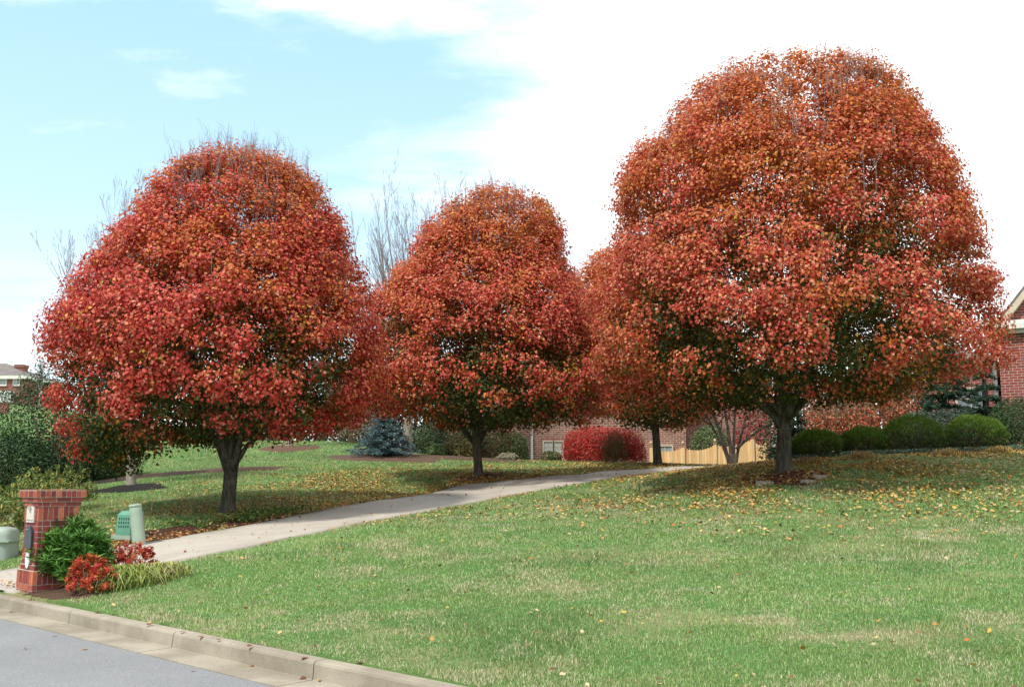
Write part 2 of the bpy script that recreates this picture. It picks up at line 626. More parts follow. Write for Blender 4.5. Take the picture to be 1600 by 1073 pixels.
def in_poly(x, y, pg):
    inside = np.zeros(len(x), bool)
    n = len(pg)
    j = n - 1
    for i in range(n):
        xi, yi, xj, yj = pg[i][0], pg[i][1], pg[j][0], pg[j][1]
        if yi != yj:
            c = ((yi > y) != (yj > y)) & (x < (xj - xi) * (y - yi) / (yj - yi) + xi)
            inside ^= c
        j = i
    return inside


# ------------------------------------------------------------------ leaf clouds
def leaf_mesh(name, pos, nrm, size, cols, mat, parent=None, aspect=0.8, fold=0.12, droop=0.6, org=(0, 0, 0), tdir=None):
    n = len(pos)
    nrm = unit(nrm)
    t = rng.normal(size=(n, 3))
    t[:, 2] -= droop * 1.6
    if tdir is not None:
        t = tdir + rng.normal(size=(n, 3)) * 0.25
    t = unit(t - nrm * np.sum(t * nrm, 1)[:, None])
    bq = np.cross(nrm, t)
    L = size[:, None]
    base = pos - t * L * 0.5
    tip = pos + t * L * 0.5
    sh = -0.06
    lf = pos + t * L * sh + bq * L * aspect * 0.5 + nrm * L * fold
    rt = pos + t * L * sh - bq * L * aspect * 0.5 + nrm * L * fold
    v = np.stack([base, lf, tip, rt], 1).reshape(-1, 3) - np.array(org)
    i = np.arange(n) * 4
    f = np.stack([np.c_[i, i + 1, i + 2], np.c_[i, i + 2, i + 3]], 1).reshape(-1, 3)
    return mesh_obj(name, v, f, mat, parent, np.repeat(cols, 4, 0))


def curled_leaves(name, pos, nrm, size, cols, mat, parent=None, aspect=0.8):
    """eight-point leaf blade, cupped, for leaves lying on the ground"""
    n = len(pos)
    nrm = unit(nrm)
    t = rng.normal(size=(n, 3))
    t = unit(t - nrm * np.sum(t * nrm, 1)[:, None])
    bq = np.cross(nrm, t)
    L = size[:, None]
    cup = rng.uniform(-0.15, 0.45, (n, 1))
    pts = [(-0.5, 0.0), (-0.28, 0.36), (0.02, 0.44), (0.28, 0.24), (0.5, 0.0), (0.28, -0.24), (0.02, -0.44), (-0.28, -0.36)]
    v = []
    for a, b_ in pts:
        h = cup * (b_ * b_ * 2.2 + a * a * 1.2) + rng.normal(size=(n, 1)) * 0.035
        v.append(pos + t * L * a + bq * L * b_ * aspect + nrm * L * h)
    v.append(pos + nrm * L * 0.0)
    v = np.stack(v, 1).reshape(-1, 3)
    i = np.arange(n) * 9
    f = np.stack([np.c_[i + 8, i + j, i + (j + 1) % 8] for j in range(8)], 1).reshape(-1, 3)
    return mesh_obj(name, v, f, mat, parent, np.repeat(cols, 9, 0))


def pick(cols, n, wts=None):
    cols = np.array(cols, float)
    wts = np.array(wts, float) / np.sum(wts) if wts is not None else None
    c = cols[rng.choice(len(cols), n, p=wts)]
    return c * rng.uniform(0.8, 1.2, (n, 1))


class Env:
    """crown outline: rows (py, left px, right px) at depth Y -> body of revolution with its own left and right radius"""
    def __init__(self, rows, Y):
        r = sorted(rows, key=lambda a: -a[0])
        self.z = np.array([P(800, a[0], Y)[2] for a in r])
        self.l = np.array([P(a[1], a[0], Y)[0] for a in r])
        self.r = np.array([P(a[2], a[0], Y)[0] for a in r])
        self.Y = Y
        # the near side of a crown stands closer to the viewer: pull the outline in until the whole body fits it
        tp = np.array([a[0] for a in r], float)
        tl = np.array([a[1] for a in r], float) + 7
        tr = np.array([a[2] for a in r], float) - 7
        th = np.linspace(0, 2 * math.pi, 49)[:-1]
        for it in range(10):
            zz = np.linspace(self.z[0], self.z[-1], 160)
            cx, rr = self.at(zz)
            x = cx[:, None] + rr[:, None] * np.cos(th)
            y = Y + rr[:, None] * np.sin(th) * 0.9
            dz = np.repeat(zz[:, None], 48, 1) - H
            dep = y * CP + dz * SP
            px = 800 + F * x / dep
            py = 536.5 - F * (dz * CP - y * SP) / dep
            ztop = py.min() - (tp[-1] + 9)
            fr = np.clip((self.z - self.z[0]) / (self.z[-1] - self.z[0]), 0, 1)
            self.z = self.z + fr * ztop * Y / F * 0.7
            dr_, dl_ = np.zeros(len(tp)), np.zeros(len(tp))
            for k_ in range(len(tp)):
                m_ = np.abs(py - np.clip(tp[k_], py.min() + 6, py.max() - 6)) < 6
                if not m_.any():
                    continue
                dr_[k_] = (px[m_].max() - tr[k_]) * Y / F
                dl_[k_] = (px[m_].min() - tl[k_]) * Y / F
            kern = np.array([1, 2, 3, 2, 1]) / 9.0
            sm = lambda a: np.convolve(np.pad(a, 2, mode='edge'), kern, 'valid')
            self.r = self.r - sm(dr_) * 0.4
            self.l = self.l - sm(dl_) * 0.4
            mid = (self.l + self.r) / 2
            hw = np.maximum((self.r - self.l) / 2, 0.15)
            self.l, self.r = mid - hw, mid + hw

    def at(self, z):
        l, r = np.interp(z, self.z, self.l), np.interp(z, self.z, self.r)
        return (l + r) / 2, (r - l) / 2


def limb_tree(env, base, r0, fork, nl_, seedn, bark, root, droop=0.0, spread=0.8, nsub=7, twig=0, forkr=0.62):
    rs = np.random.default_rng(seedn)
    base = np.array(base, float)
    tb = MB(base)
    hts = np.array([-0.15, 0.0, 0.12, 0.4, 0.75, 1.0]) * fork
    hts[0] = -0.25
    lean = rs.normal(size=2) * 0.04
    pt = np.array([[lean[0] * h, lean[1] * h, h] for h in hts]) + base
    rad = np.array([1.55, 1.35, 1.12, 1.0, 0.98, 1.12]) * r0
    n = 14
    tb.tube(pt, rad, n)
    topp = pt[-1]
    lb = MB(base)
    z0, z1 = env.z[0], env.z[-1]
    a0 = rs.uniform(0, 6.28)
    for i in range(nl_):
        th = a0 + i * 2 * math.pi / nl_ * 1.0 + rs.normal() * 0.25
        centre = i % 3 == 0
        ez = z0 + (z1 - z0) * (rs.uniform(0.72, 0.92) if centre else rs.uniform(0.25, 0.66))
        cx, rr = env.at(ez)
        q = (0.35 if centre else spread) * rr
        end = np.array([cx + math.cos(th) * q, base[1] + math.sin(th) * q * 0.95, ez])
        st = topp + np.array([math.cos(th), math.sin(th), 0]) * r0 * 0.45 - np.array([0, 0, rs.uniform(0.05, 0.3) * fork])
        out = end - st
        c1 = st + np.array([out[0] * 0.30, out[1] * 0.30, out[2] * 0.42])
        tt = np.linspace(0, 1, 12)[:, None]
        path = (1 - tt) ** 2 * st + 2 * tt * (1 - tt) * c1 + tt ** 2 * end
        path[1:-1] += rs.normal(size=(10, 3)) * 0.035 * np.linspace(0.4, 1.6, 10)[:, None]
        rl = r0 * forkr * rs.uniform(0.75, 1.05) * (1.1 if centre else 0.9)
        rads = rl * (1 - 0.93 * tt[:, 0] ** 0.8)
        lb.tube(path, rads, 8)
        for j in range(nsub):
            t = rs.uniform(0.22, 0.92)
            kx = t * 11
            i0 = int(kx)
            p0 = path[i0] * (1 - (kx - i0)) + path[min(i0 + 1, 11)] * (kx - i0)
            ph = rs.uniform(0, 6.28)
            d = np.array([math.cos(ph), math.sin(ph), rs.uniform(0.3, 1.3)])
            d = d / np.linalg.norm(d)
            Ls = rs.uniform(0.7, 1.7)
            e = p0 + d * Ls
            ccx, r2 = env.at(e[2])
            off = np.array([e[0] - ccx, e[1] - base[1]])
            dist = np.linalg.norm(off)
            if dist > r2 * 0.95:
                off *= r2 * 0.95 / max(dist, 1e-6)
                e[0], e[1] = ccx + off[0], base[1] + off[1]
            e[2] = min(e[2], z1 - 0.15)
            mid = (p0 + e) / 2 + np.array([0, 0, -0.08]) + rs.normal(size=3) * 0.05
            lb.tube([p0, mid, e], [rl * (1 - 0.9 * t) * 0.5 + 0.008, 0.011, 0.004], 5)
            for _ in range(3):
                tq = rs.uniform(0.3, 1)
                pp = p0 * (1 - tq) + e * tq
                lb.tube([pp, pp + d * 0.2 + rs.normal(size=3) * 0.14, pp + d * 0.35 + rs.normal(size=3) * 0.22 + [0, 0, 0.15]], [0.007, 0.005, 0.003], 4, cap=False)
    tw = MB(base)
    # whippy upright shoots standing above the leaves
    for _ in range(twig):
        z = z0 + (z1 - z0) * (1 - abs(rs.normal()) * 0.16)
        z = min(max(z, z0 + 0.5 * (z1 - z0)), z1 - 0.05)
        cx, rr = env.at(z)
        th = rs.uniform(0, 6.28)
        q = rr * rs.uniform(0.5, 0.97) if z > z1 - 0.5 else rr * rs.uniform(0.85, 0.97)
        s = np.array([cx + math.cos(th) * q, base[1] + math.sin(th) * q, z - 0.5])
        L = rs.uniform(0.6, 1.15)
        d = np.array([math.cos(th) * 0.12, math.sin(th) * 0.12, 1.0]) + rs.normal(size=3) * 0.07
        m1 = s + d * L * 0.5 + rs.normal(size=3) * 0.03
        e1_ = s + d * L + rs.normal(size=3) * 0.06
        tw.tube([s, m1, e1_], [0.006, 0.0045, 0.002], 4, cap=False)
        for _k in range(3):
            f_ = rs.uniform(0.3, 0.85)
            pp = s + (e1_ - s) * f_
            tw.tube([pp, pp + d * 0.12 + rs.normal(size=3) * 0.05, pp + d * 0.28 + rs.normal(size=3) * 0.08], [0.004, 0.003, 0.0018], 4, cap=False)
    if twig:
        tw.build('twigs', M_twig, root)
    t_ob = tb.build('trunk', bark, root, True)
    lb.build('branches', bark, root, True)
    return t_ob


RED = [(0.55, 0.048, 0.038), (0.60, 0.085, 0.065), (0.47, 0.032, 0.034), (0.66, 0.20, 0.15), (0.35, 0.025, 0.028)]  # reds; the palest pink also carries glossy leaf highlights as colour
ORG = [(0.56, 0.15, 0.03), (0.60, 0.21, 0.035), (0.48, 0.10, 0.03), (0.54, 0.18, 0.065)]
OLV = [(0.20, 0.13, 0.02), (0.32, 0.15, 0.02), (0.14, 0.12, 0.02), (0.40, 0.18, 0.025), (0.40, 0.10, 0.025)]
GRN = [(0.055, 0.085, 0.018), (0.04, 0.07, 0.014), (0.085, 0.11, 0.02)]
YEL = [(0.60, 0.38, 0.05), (0.55, 0.30, 0.04)]


def crown(env, base, nclump, per, size, seedn, root, orange=0.3, lowgreen=0.30, sky_gap=0.36, sig=0.19, pink=0.0, warm=0.0):
    global rng
    keep = rng
    rng = np.random.default_rng(seedn)
    z0, z1 = env.z[0], env.z[-1]
    N = int(nclump * 4)
    z = rng.uniform(z0, z1, N)
    cx, rr = env.at(z)
    acc = rng.uniform(0, 1, N) < (rr / rr.max()) ** 1.2
    z, cx, rr = z[acc], cx[acc], rr[acc]
    N = len(z)
    th = rng.uniform(0, 2 * math.pi, N)
    outer = rng.uniform(size=N) < 0.66
    q = np.where(outer, 1 - np.abs(rng.normal(size=N)) * 0.065, rng.uniform(0.30, 0.86, N) ** 0.8)
    q = np.clip(q, 0.1, 1.0)
    lob = 1.02 + 0.11 * (fbm(np.c_[np.cos(th) * 1.6 + 9, np.sin(th) * 1.6 + 9, z * 0.55], seedn, 3) - 0.5) * 2
    lob = np.minimum(lob, 1.0) + 0.05 * (fbm(np.c_[np.cos(th) * 4 + 3, np.sin(th) * 4 + 3, z * 1.3], seedn + 2, 2) - 0.6) * 2
    p = np.c_[cx + np.cos(th) * rr * q * lob, base[1] + np.sin(th) * rr * q * lob * 0.97, z]
    hq = (z - z0) / (z1 - z0)
    big = fbm(p * 0.95 + 31, seedn + 7, 3) + 0.07 * np.clip(hq * 2 - 0.9, 0, 1)
    fine = fbm(p * np.array([1.9, 1.9, 2.6]) + 11, seedn + 17, 2)
    thr = 0.44 + 0.10 * np.clip(0.62 - hq, 0, 0.5) * 2
    ok = np.where(outer, (0.35 * big + 0.65 * fine > thr) & (big > sky_gap), big > sky_gap - 0.12 - 0.2 * (hq < 0.4))
    outer = outer[ok][:nclump]
    p, q, th, z = p[ok][:nclump], q[ok][:nclump], th[ok][:nclump], z[ok][:nclump]
    N = len(p)
    hfrac = (z - z0) / (z1 - z0)
    cnt = rng.integers(int(per * 0.6), int(per * 1.4), N)
    idx = np.repeat(np.arange(N), cnt)
    n = len(idx)
    sg = sig * rng.uniform(0.7, 1.3, N)[idx]
    g_ = rng.normal(size=(n, 3))
    gl = np.linalg.norm(g_, axis=1, keepdims=True)
    g_ = g_ / gl * np.minimum(gl, 1.75 + 0.35 * rng.uniform(size=(n, 1)))
    off = g_ * sg[:, None] * np.array([1, 1, 0.85])
    pos = p[idx] + off
    ctr = np.array([np.mean(env.at(z)[0]), base[1], z0 + 0.38 * (z1 - z0)])
    outw = unit(pos - ctr)
    nrm = outw * 0.5 + unit(off) * 0.55 + np.array([0, 0, 0.4]) + rng.normal(size=(n, 3)) * 0.36
    hf = hfrac[idx] + off[:, 2] / (z1 - z0)
    rad = q[idx] + np.sum(off * outw, 1) / 2.2
    # colour: sun-leaves red, inner ones orange to olive, lowest inner ones still green
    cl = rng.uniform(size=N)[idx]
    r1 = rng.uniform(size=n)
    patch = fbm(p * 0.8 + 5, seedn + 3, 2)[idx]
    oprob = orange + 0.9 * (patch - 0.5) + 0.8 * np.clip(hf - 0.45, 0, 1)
    c = pick(RED, n, [4, 3.5, 2, 1.2 + pink * 3, 1.2])  # pink raises the pink leaves, glossy highlights painted in with them
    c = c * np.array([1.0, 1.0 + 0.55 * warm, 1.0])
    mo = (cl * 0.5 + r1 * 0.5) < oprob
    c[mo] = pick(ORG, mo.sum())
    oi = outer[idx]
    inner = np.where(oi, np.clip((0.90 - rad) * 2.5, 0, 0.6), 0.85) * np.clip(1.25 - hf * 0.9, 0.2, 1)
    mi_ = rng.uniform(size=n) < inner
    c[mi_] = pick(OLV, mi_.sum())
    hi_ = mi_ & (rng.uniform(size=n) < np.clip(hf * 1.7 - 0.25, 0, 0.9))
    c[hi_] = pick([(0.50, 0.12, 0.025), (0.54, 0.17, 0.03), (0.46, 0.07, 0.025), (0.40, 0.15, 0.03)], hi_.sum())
    # underside
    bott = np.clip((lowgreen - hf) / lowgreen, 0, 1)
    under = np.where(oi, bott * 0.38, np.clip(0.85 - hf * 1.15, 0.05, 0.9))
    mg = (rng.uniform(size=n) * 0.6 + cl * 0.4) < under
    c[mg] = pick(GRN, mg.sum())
    my = (rng.uniform(size=n) < 0.008) | ((cl > 0.985) & (r1 < 0.5))
    c[my] = pick(YEL, my.sum())
    sz = size * rng.uniform(0.7, 1.25, n)
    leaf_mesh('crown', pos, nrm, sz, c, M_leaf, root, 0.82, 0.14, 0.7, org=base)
    rng = keep
    return n


# ---------------- the four red pears
GRP = 'red autumn pear trees beside the driveway'
LQ = 1.0
e1 = Env([(735, 150, 215), (722, 122, 245), (705, 105, 290), (690, 95, 380), (675, 88, 530), (650, 72, 585), (600, 60, 600), (550, 57, 602), (500, 68, 592), (450, 98, 578), (400, 148, 562),
          (350, 185, 538), (300, 228, 508), (265, 255, 480), (240, 290, 440), (228, 325, 405)], 21.5)
b1 = onground(P(355, 800, 21.5))
t1 = empty('pear_tree', b1, 'large crimson autumn tree left of the driveway, leaning over the brick mailbox pillar', 'tree', GRP)
limb_tree(e1, b1, 0.148, 1.15, 11, 3, M_bark, t1, twig=430, nsub=9)
crown(e1, b1, int(3700 * LQ), 50, 0.075, 21, t1, warm=0.4, orange=0.22, pink=0.2, sig=0.155)

e2 = Env([(668, 660, 880), (655, 580, 960), (632, 548, 978), (600, 540, 975), (550, 542, 964), (500, 556, 948), (450, 585, 922), (420, 612, 893), (400, 628, 893), (370, 650, 885), (340, 675, 872),
          (310, 700, 856), (295, 722, 840), (287, 740, 815)], 29)
b2 = onground(P(748, 742, 29))
t2 = empty('pear_tree', b2, 'smaller orange red autumn tree in the middle, behind the driveway bend', 'tree', GRP)
limb_tree(e2, b2, 0.125, 1.15, 11, 8, M_bark, t2, twig=230, nsub=8)
crown(e2, b2, int(3500 * LQ), 46, 0.085, 34, t2, warm=0.7, orange=0.33, pink=0.4, sig=0.175)

e3 = Env([(640, 1010, 1190), (622, 970, 1530), (595, 940, 1545), (570, 925, 1562), (520, 914, 1580), (470, 916, 1572), (430, 922, 1560), (400, 930, 1552), (350, 944, 1538), (300, 955, 1515),
          (250, 975, 1492), (200, 1010, 1462), (150, 1075, 1430), (120, 1105, 1410), (95, 1130, 1390), (78, 1165, 1350)], 22)
b3 = onground(P(1225, 738, 22))
t3 = empty('pear_tree', b3, 'biggest rusty red autumn tree, on the right lawn in a mulch ring', 'tree', GRP)
limb_tree(e3, b3, 0.155, 1.35, 13, 14, M_bark, t3, twig=460, nsub=10)
crown(e3, b3, int(5200 * LQ), 54, 0.073, 55, t3, warm=0.7, orange=0.34, pink=1.1, sig=0.155)

e4 = Env([(664, 940, 1090), (650, 885, 1120), (600, 868, 1130), (550, 868, 1132), (500, 876, 1130), (450, 893, 1122), (410, 910, 1105), (390, 925, 1085), (375, 950, 1060)], 34.8)
b4 = onground(P(1028, 726, 34.8))
t4 = empty('pear_tree', b4, 'farthest red autumn tree, dark trunk between the red bush and the wooden fence', 'tree', GRP)
limb_tree(e4, b4, 0.135, 1.85, 8, 22, M_bark, t4, twig=20, nsub=6)
crown(e4, b4, int(2000 * LQ), 36, 0.10, 70, t4, warm=0.7, orange=0.32, pink=0.8, sig=0.22)

# ---------------- multi-stemmed tree by the fence
bm_ = onground(P(1146, 727, 33.5))
tm = empty('multi_stem_tree', bm_, 'bare lower stems of a multi trunk tree fanning out in front of the fence', 'tree')
stems = MB(bm_)
for (ex, ey, r) in ((1112, 640, 0.075), (1128, 615, 0.075), (1150, 620, 0.065), (1172, 630, 0.06), (1215, 655, 0.06), (1098, 640, 0.035)):
    p0 = bm_ + np.array([(ex - 1146) * 0.003, 0.06 * (ex % 3 - 1), -0.1])
    p3 = P(ex, ey, 33.5 + (ex % 5 - 2) * 0.3)
    tt = np.linspace(0, 1, 9)[:, None]
    c1 = p0 + np.array([(p3[0] - p0[0]) * 0.25, 0, (p3[2] - p0[2]) * 0.45])
    if ex == 1215:
        p0 = bm_ + np.array([0.12, 0, 0.55])
        c1 = p0 + np.array([0.5, 0, 0.55])
    path = (1 - tt) ** 2 * p0 + 2 * tt * (1 - tt) * c1 + tt ** 2 * p3
    stems.tube(path, r * 0.8 * (1.25 - 0.75 * tt[:, 0]), 8)
    for j in range(3):
        q = path[5 + j % 4]
        d = np.array([random.uniform(-1, 1), random.uniform(-1, 1), random.uniform(0.4, 1.2)])
        stems.tube([q, q + d * 0.5, q + d * 1.0 + [0, 0, 0.15]], [0.025, 0.015, 0.006], 5)
stems.tube([bm_ - [0, 0, 0.2], bm_ + [0, 0, 0.05], bm_ + [0, 0, 0.4]], [0.20, 0.17, 0.12], 12)
M_bark3 = bark_mat('grey_bark', (0.035, 0.027, 0.022), (0.085, 0.066, 0.052), 10)
stems.build('trunk', M_bark3, tm, True)
n = 1300
z0m = P(1146, 655, 33.5)[2]
dd = unit(rng.normal(size=(n, 3)))
pos = np.array([bm_[0], bm_[1], z0m + 1.6]) + dd * np.array([2.0, 1.7, 1.7]) * rng.uniform(0.5, 1, (n, 1)) ** 0.5
kp_ = fbm(pos * 1.2, 4) > 0.42
pos, dd = pos[kp_], dd[kp_]
leaf_mesh('crown', pos, dd + rng.normal(size=dd.shape) * 0.6, np.full(len(pos), 0.11) * rng.uniform(0.7, 1.2, len(pos)),
          pick([(0.34, 0.04, 0.04), (0.22, 0.025, 0.03), (0.30, 0.07, 0.03), (0.12, 0.10, 0.02)], len(pos)), M_leaf, tm, org=bm_)


# ---------------- leafless trees behind
def bare_tree(base, rows, Y, r0, fork, label, seedn, lean=0.0, nmain=9):
    rs = np.random.default_rng(seedn)
    env = Env(rows, Y)
    root = empty('bare_tree', base, label, 'tree', 'leafless trees behind the red ones')
    base = np.array(base)
    tb, lb = MB(base), MB(base)
    zt = env.z[-1]
    tp = base + np.array([lean * fork, 0, fork])
    tb.tube([base - [0, 0, 0.2], base + [0, 0, 0.05], base + (tp - base) * 0.4, tp], [r0 * 1.4, r0 * 1.15, r0, r0 * 0.85], 12)

    def grow(p, d, L, r, depth):
        n = 7
        path = [p]
        dd_ = d / np.linalg.norm(d)
        for i in range(n):
            dd_ = unit(dd_ + rs.normal(size=3) * 0.055 + np.array([0, 0, 0.05 if depth == 0 else 0.07]))
            path.append(path[-1] + dd_ * L / n)
        path = np.array(path)
        rr_ = r * (1 - 0.88 * np.linspace(0, 1, n + 1))
        lb.tube(path, np.maximum(rr_, 0.0032), 6 if depth == 0 else 4, cap=False)
        if depth < 3:
            m_ = (11, 6, 3)[depth]
            for j in range(m_):
                kx = rs.uniform(0.22, 0.95) * n
                i0 = int(kx)
                q = path[i0] + (path[i0 + 1] - path[i0]) * (kx - i0)
                t_ = unit(path[i0 + 1] - path[i0])
                side = unit(np.cross(t_, rs.normal(size=3)))
                nd_ = t_ + side * rs.uniform(0.25, 0.5)
                grow(q, nd_, L * rs.uniform(0.28, 0.46) * (1.15 - 0.5 * kx / n), max(rr_[i0] * 0.5, 0.0032), depth + 1)
    for i in range(nmain):
        th = i * 2.4 + rs.uniform(0, 0.5)
        f = rs.uniform(0.25, 0.95) if i else 0.05
        ez = zt - rs.uniform(0, 0.22) * (zt - base[2]) - 0.25 * f * (zt - tp[2])
        cx, r_ = env.at(ez)
        end = np.array([cx + math.cos(th) * r_ * f, base[1] + math.sin(th) * r_ * f, ez])
        grow(tp - np.array([0, 0, rs.uniform(0, 0.5)]), end - tp, float(np.linalg.norm(end - tp)), r0 * 0.42, 0)
    tb.build('trunk', M_bark2, root, True)
    lb.build('branches', M_twig, root, True)


bt1 = onground(P(636, 713, 38))
bare_tree(bt1, [(600, 600, 680), (440, 560, 720), (330, 560, 730), (228, 590, 680)], 38, 0.17, 2.6, 'tall leafless tree behind the gap between the left and middle red trees', 2, 0.02, 18)
bt2 = onground(P(205, 759, 28))
bare_tree(bt2, [(560, 60, 300), (440, 20, 300), (330, 60, 290), (240, 110, 250)], 28, 0.125, 2.2, 'leafless tree in the black mulch ring, twigs rising behind left red crown', 5, -0.08, 26)
bt3 = onground(P(452, 698, 41))
bare_tree(bt3, [(560, 380, 560), (420, 370, 575), (345, 400, 560), (300, 430, 540)], 41, 0.15, 2.4, 'leafless tree with brown mulch ring on the far lawn right of left trunk', 9, 0.0, 8)
bt4 = onground(P(745, 716, 41))
bare_tree(bt4, [(560, 680, 800), (420, 670, 800), (310, 700, 790), (262, 690, 760)], 41, 0.14, 2.2, 'leafless tree hidden behind the middle red tree, pale trunk beside its trunk', 12, 0.0, 7)


# ------------------------------------------------------------------ shrubs
def shrub(name, label, cat, c, rx, ry, h, n, size, cols, wts=None, mat=None, group=None, aspect=0.6, low=0.0, lump=0.18, style='ball', stem_mat=None, stems=14, stem_r=0.012, droop=0.2, shell=0.22, lf=2.0, boxy=2.0, zmin=None):
    c = np.array(c, float)
    root = empty(name, c, label, cat, group)
    z = rng.uniform(zmin if zmin is not None else (-0.42 if style == 'ball' else -0.9), 1, n)
    th = rng.uniform(0, 2 * math.pi, n)
    rr = np.clip(1 - np.abs(z) ** boxy, 0, 1) ** (1 / boxy)
    d = np.c_[np.cos(th) * rr, np.sin(th) * rr, z]
    s = 1 - np.abs(rng.normal(size=n)) * shell
    lob = 1 + lump * 2 * (fbm(d * lf + c[0], int(abs(c[0] * 10)), 3) - 0.5)
    s = np.clip(s, 0.15, 1) * lob
    pos = np.c_[d[:, 0] * rx * s, d[:, 1] * ry * s, (0.3 + 0.7 * d[:, 2] * s) * h]
    pos[:, 2] = np.maximum(pos[:, 2], low + 0.02)
    cl = pick(cols, n, wts)
    nr = d + np.array([0, 0, 0.3]) + rng.normal(size=(n, 3)) * 0.6
    leaf_mesh('foliage', pos, nr, size * rng.uniform(0.6, 1.3, n), cl, mat or M_green, root, aspect, 0.1, droop)
    st = MB()
    for i in range(stems):
        a = rng.uniform(0, 6.28)
        f = rng.uniform(0.2, 0.8)
        e = np.array([math.cos(a) * rx * f, math.sin(a) * ry * f, h * rng.uniform(0.6, 0.85)])
        st.tube([(e[0] * 0.12, e[1] * 0.12, -0.05), (e[0] * 0.5, e[1] * 0.5, e[2] * 0.55), e], [stem_r, stem_r * 0.7, stem_r * 0.3], 5)
    st.build('stems', stem_mat or M_tan, root)
    return root


def spiky(name, label, cat, c, rx, ry, h, nsh, per, L, cols, wts=None, mat=None, aspect=0.16, group=None, cone=0.9):
    """shrub made of leafy shoots, each a whorl of long narrow leaves"""
    c = np.array(c, float)
    root = empty(name, c, label, cat, group)
    th = rng.uniform(0, 6.28, nsh)
    z = rng.uniform(-0.35, 1, nsh)
    rr = np.sqrt(np.clip(1 - z * z, 0, 1))
    d = np.c_[np.cos(th) * rr, np.sin(th) * rr, z]
    s = rng.uniform(0.62, 1.0, nsh) * (1 + 0.3 * (fbm(d * 1.7 + 3, 9) - 0.5))
    tip = np.c_[d[:, 0] * rx * s, d[:, 1] * ry * s, np.maximum((0.36 + 0.64 * d[:, 2] * s) * h, 0.04)]
    ax = unit(d + np.array([0, 0, 0.9]))
    i = np.repeat(np.arange(nsh), per)
    n = len(i)
    back = rng.uniform(0, L * 1.6, n)
    side = unit(np.cross(ax[i], rng.normal(size=(n, 3))))
    td = unit(ax[i] * 0.75 + side * cone)
    p = tip[i] - ax[i] * back[:, None] + td * L * 0.5
    nr = unit(np.cross(td, np.cross(ax[i], td) + rng.normal(size=(n, 3)) * 0.2) + rng.normal(size=(n, 3)) * 0.2)
    leaf_mesh('foliage', p, nr, L * rng.uniform(0.7, 1.2, n), pick(cols, n, wts), mat or M_green, root, aspect, 0.02, 0, tdir=td * 3)
    st = MB()
    for j in range(0, nsh, max(1, nsh // 22)):
        e = tip[j]
        st.tube([(e[0] * 0.15, e[1] * 0.15, -0.05), (e[0] * 0.55, e[1] * 0.55, e[2] * 0.5), e], [0.010, 0.007, 0.004], 4, cap=False)
    st.build('stems', M_tan, root)
    return root


DG = [(0.025, 0.06, 0.018), (0.04, 0.09, 0.025), (0.06, 0.12, 0.04), (0.018, 0.04, 0.014)]
BX = [(0.12, 0.20, 0.022), (0.09, 0.16, 0.018), (0.17, 0.25, 0.035), (0.055, 0.11, 0.018)]

# four clipped round bushes right of the big tree
bl = ['smallest clipped green bush, nearest the big tree trunk', 'second round green bush from the big trunk, between two round neighbours',
      'large domed green bush, third from the big tree trunk', 'widest domed green bush, beside the dark hedge by the right house']
for (px, py, Y, wpx, hpx), lb_ in zip([(1277, 714, 26.5, 78, 44), (1351, 707, 27, 72, 44), (1428, 706, 27, 92, 58), (1524, 703, 27, 92, 54)], bl):
    c = onground(P(px, py, Y))
    n = 15000
    Rx = wpx / F * Y / 2
    hh = hpx / F * Y * 1.02
    root = empty('round_bush', c, lb_, 'bush', 'clipped round bushes along the bed')
    z = rng.uniform(-0.75, 1, n)
    th = rng.uniform(0, 6.28, n)
    rr = np.sqrt(1 - z * z)
    d = np.c_[np.cos(th) * rr, np.sin(th) * rr, z]
    lob = 1 + 0.24 * (fbm(d * 3.2 + px, 5, 3) - 0.5) * 2
    s = (1 - np.abs(rng.normal(size=n)) * 0.07) * lob
    pos = np.c_[d[:, 0] * Rx * s, d[:, 1] * Rx * s, np.maximum((0.42 + 0.58 * d[:, 2] * s) * hh, 0.03)]
    cc = pick(BX, n)
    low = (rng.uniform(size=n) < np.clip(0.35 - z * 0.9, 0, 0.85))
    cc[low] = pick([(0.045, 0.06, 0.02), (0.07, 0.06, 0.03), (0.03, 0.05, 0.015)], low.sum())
    td = unit(d * 0.8 + np.array([0, 0, 0.7]) + rng.normal(size=(n, 3)) * 0.35)
    nr = np.cross(td, rng.normal(size=(n, 3)))
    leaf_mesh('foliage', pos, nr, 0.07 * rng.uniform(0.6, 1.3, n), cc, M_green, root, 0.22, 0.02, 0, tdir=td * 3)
    st = MB()
    for i in range(16):
        a = rng.uniform(0, 6.28)
        st.tube([(0, 0, -0.05), (math.cos(a) * Rx * 0.3, math.sin(a) * Rx * 0.3, hh * 0.4), (math.cos(a) * Rx * 0.6, math.sin(a) * Rx * 0.6, hh * 0.65)], [0.02, 0.014, 0.006], 5)
    st.build('stems', M_bark, root)

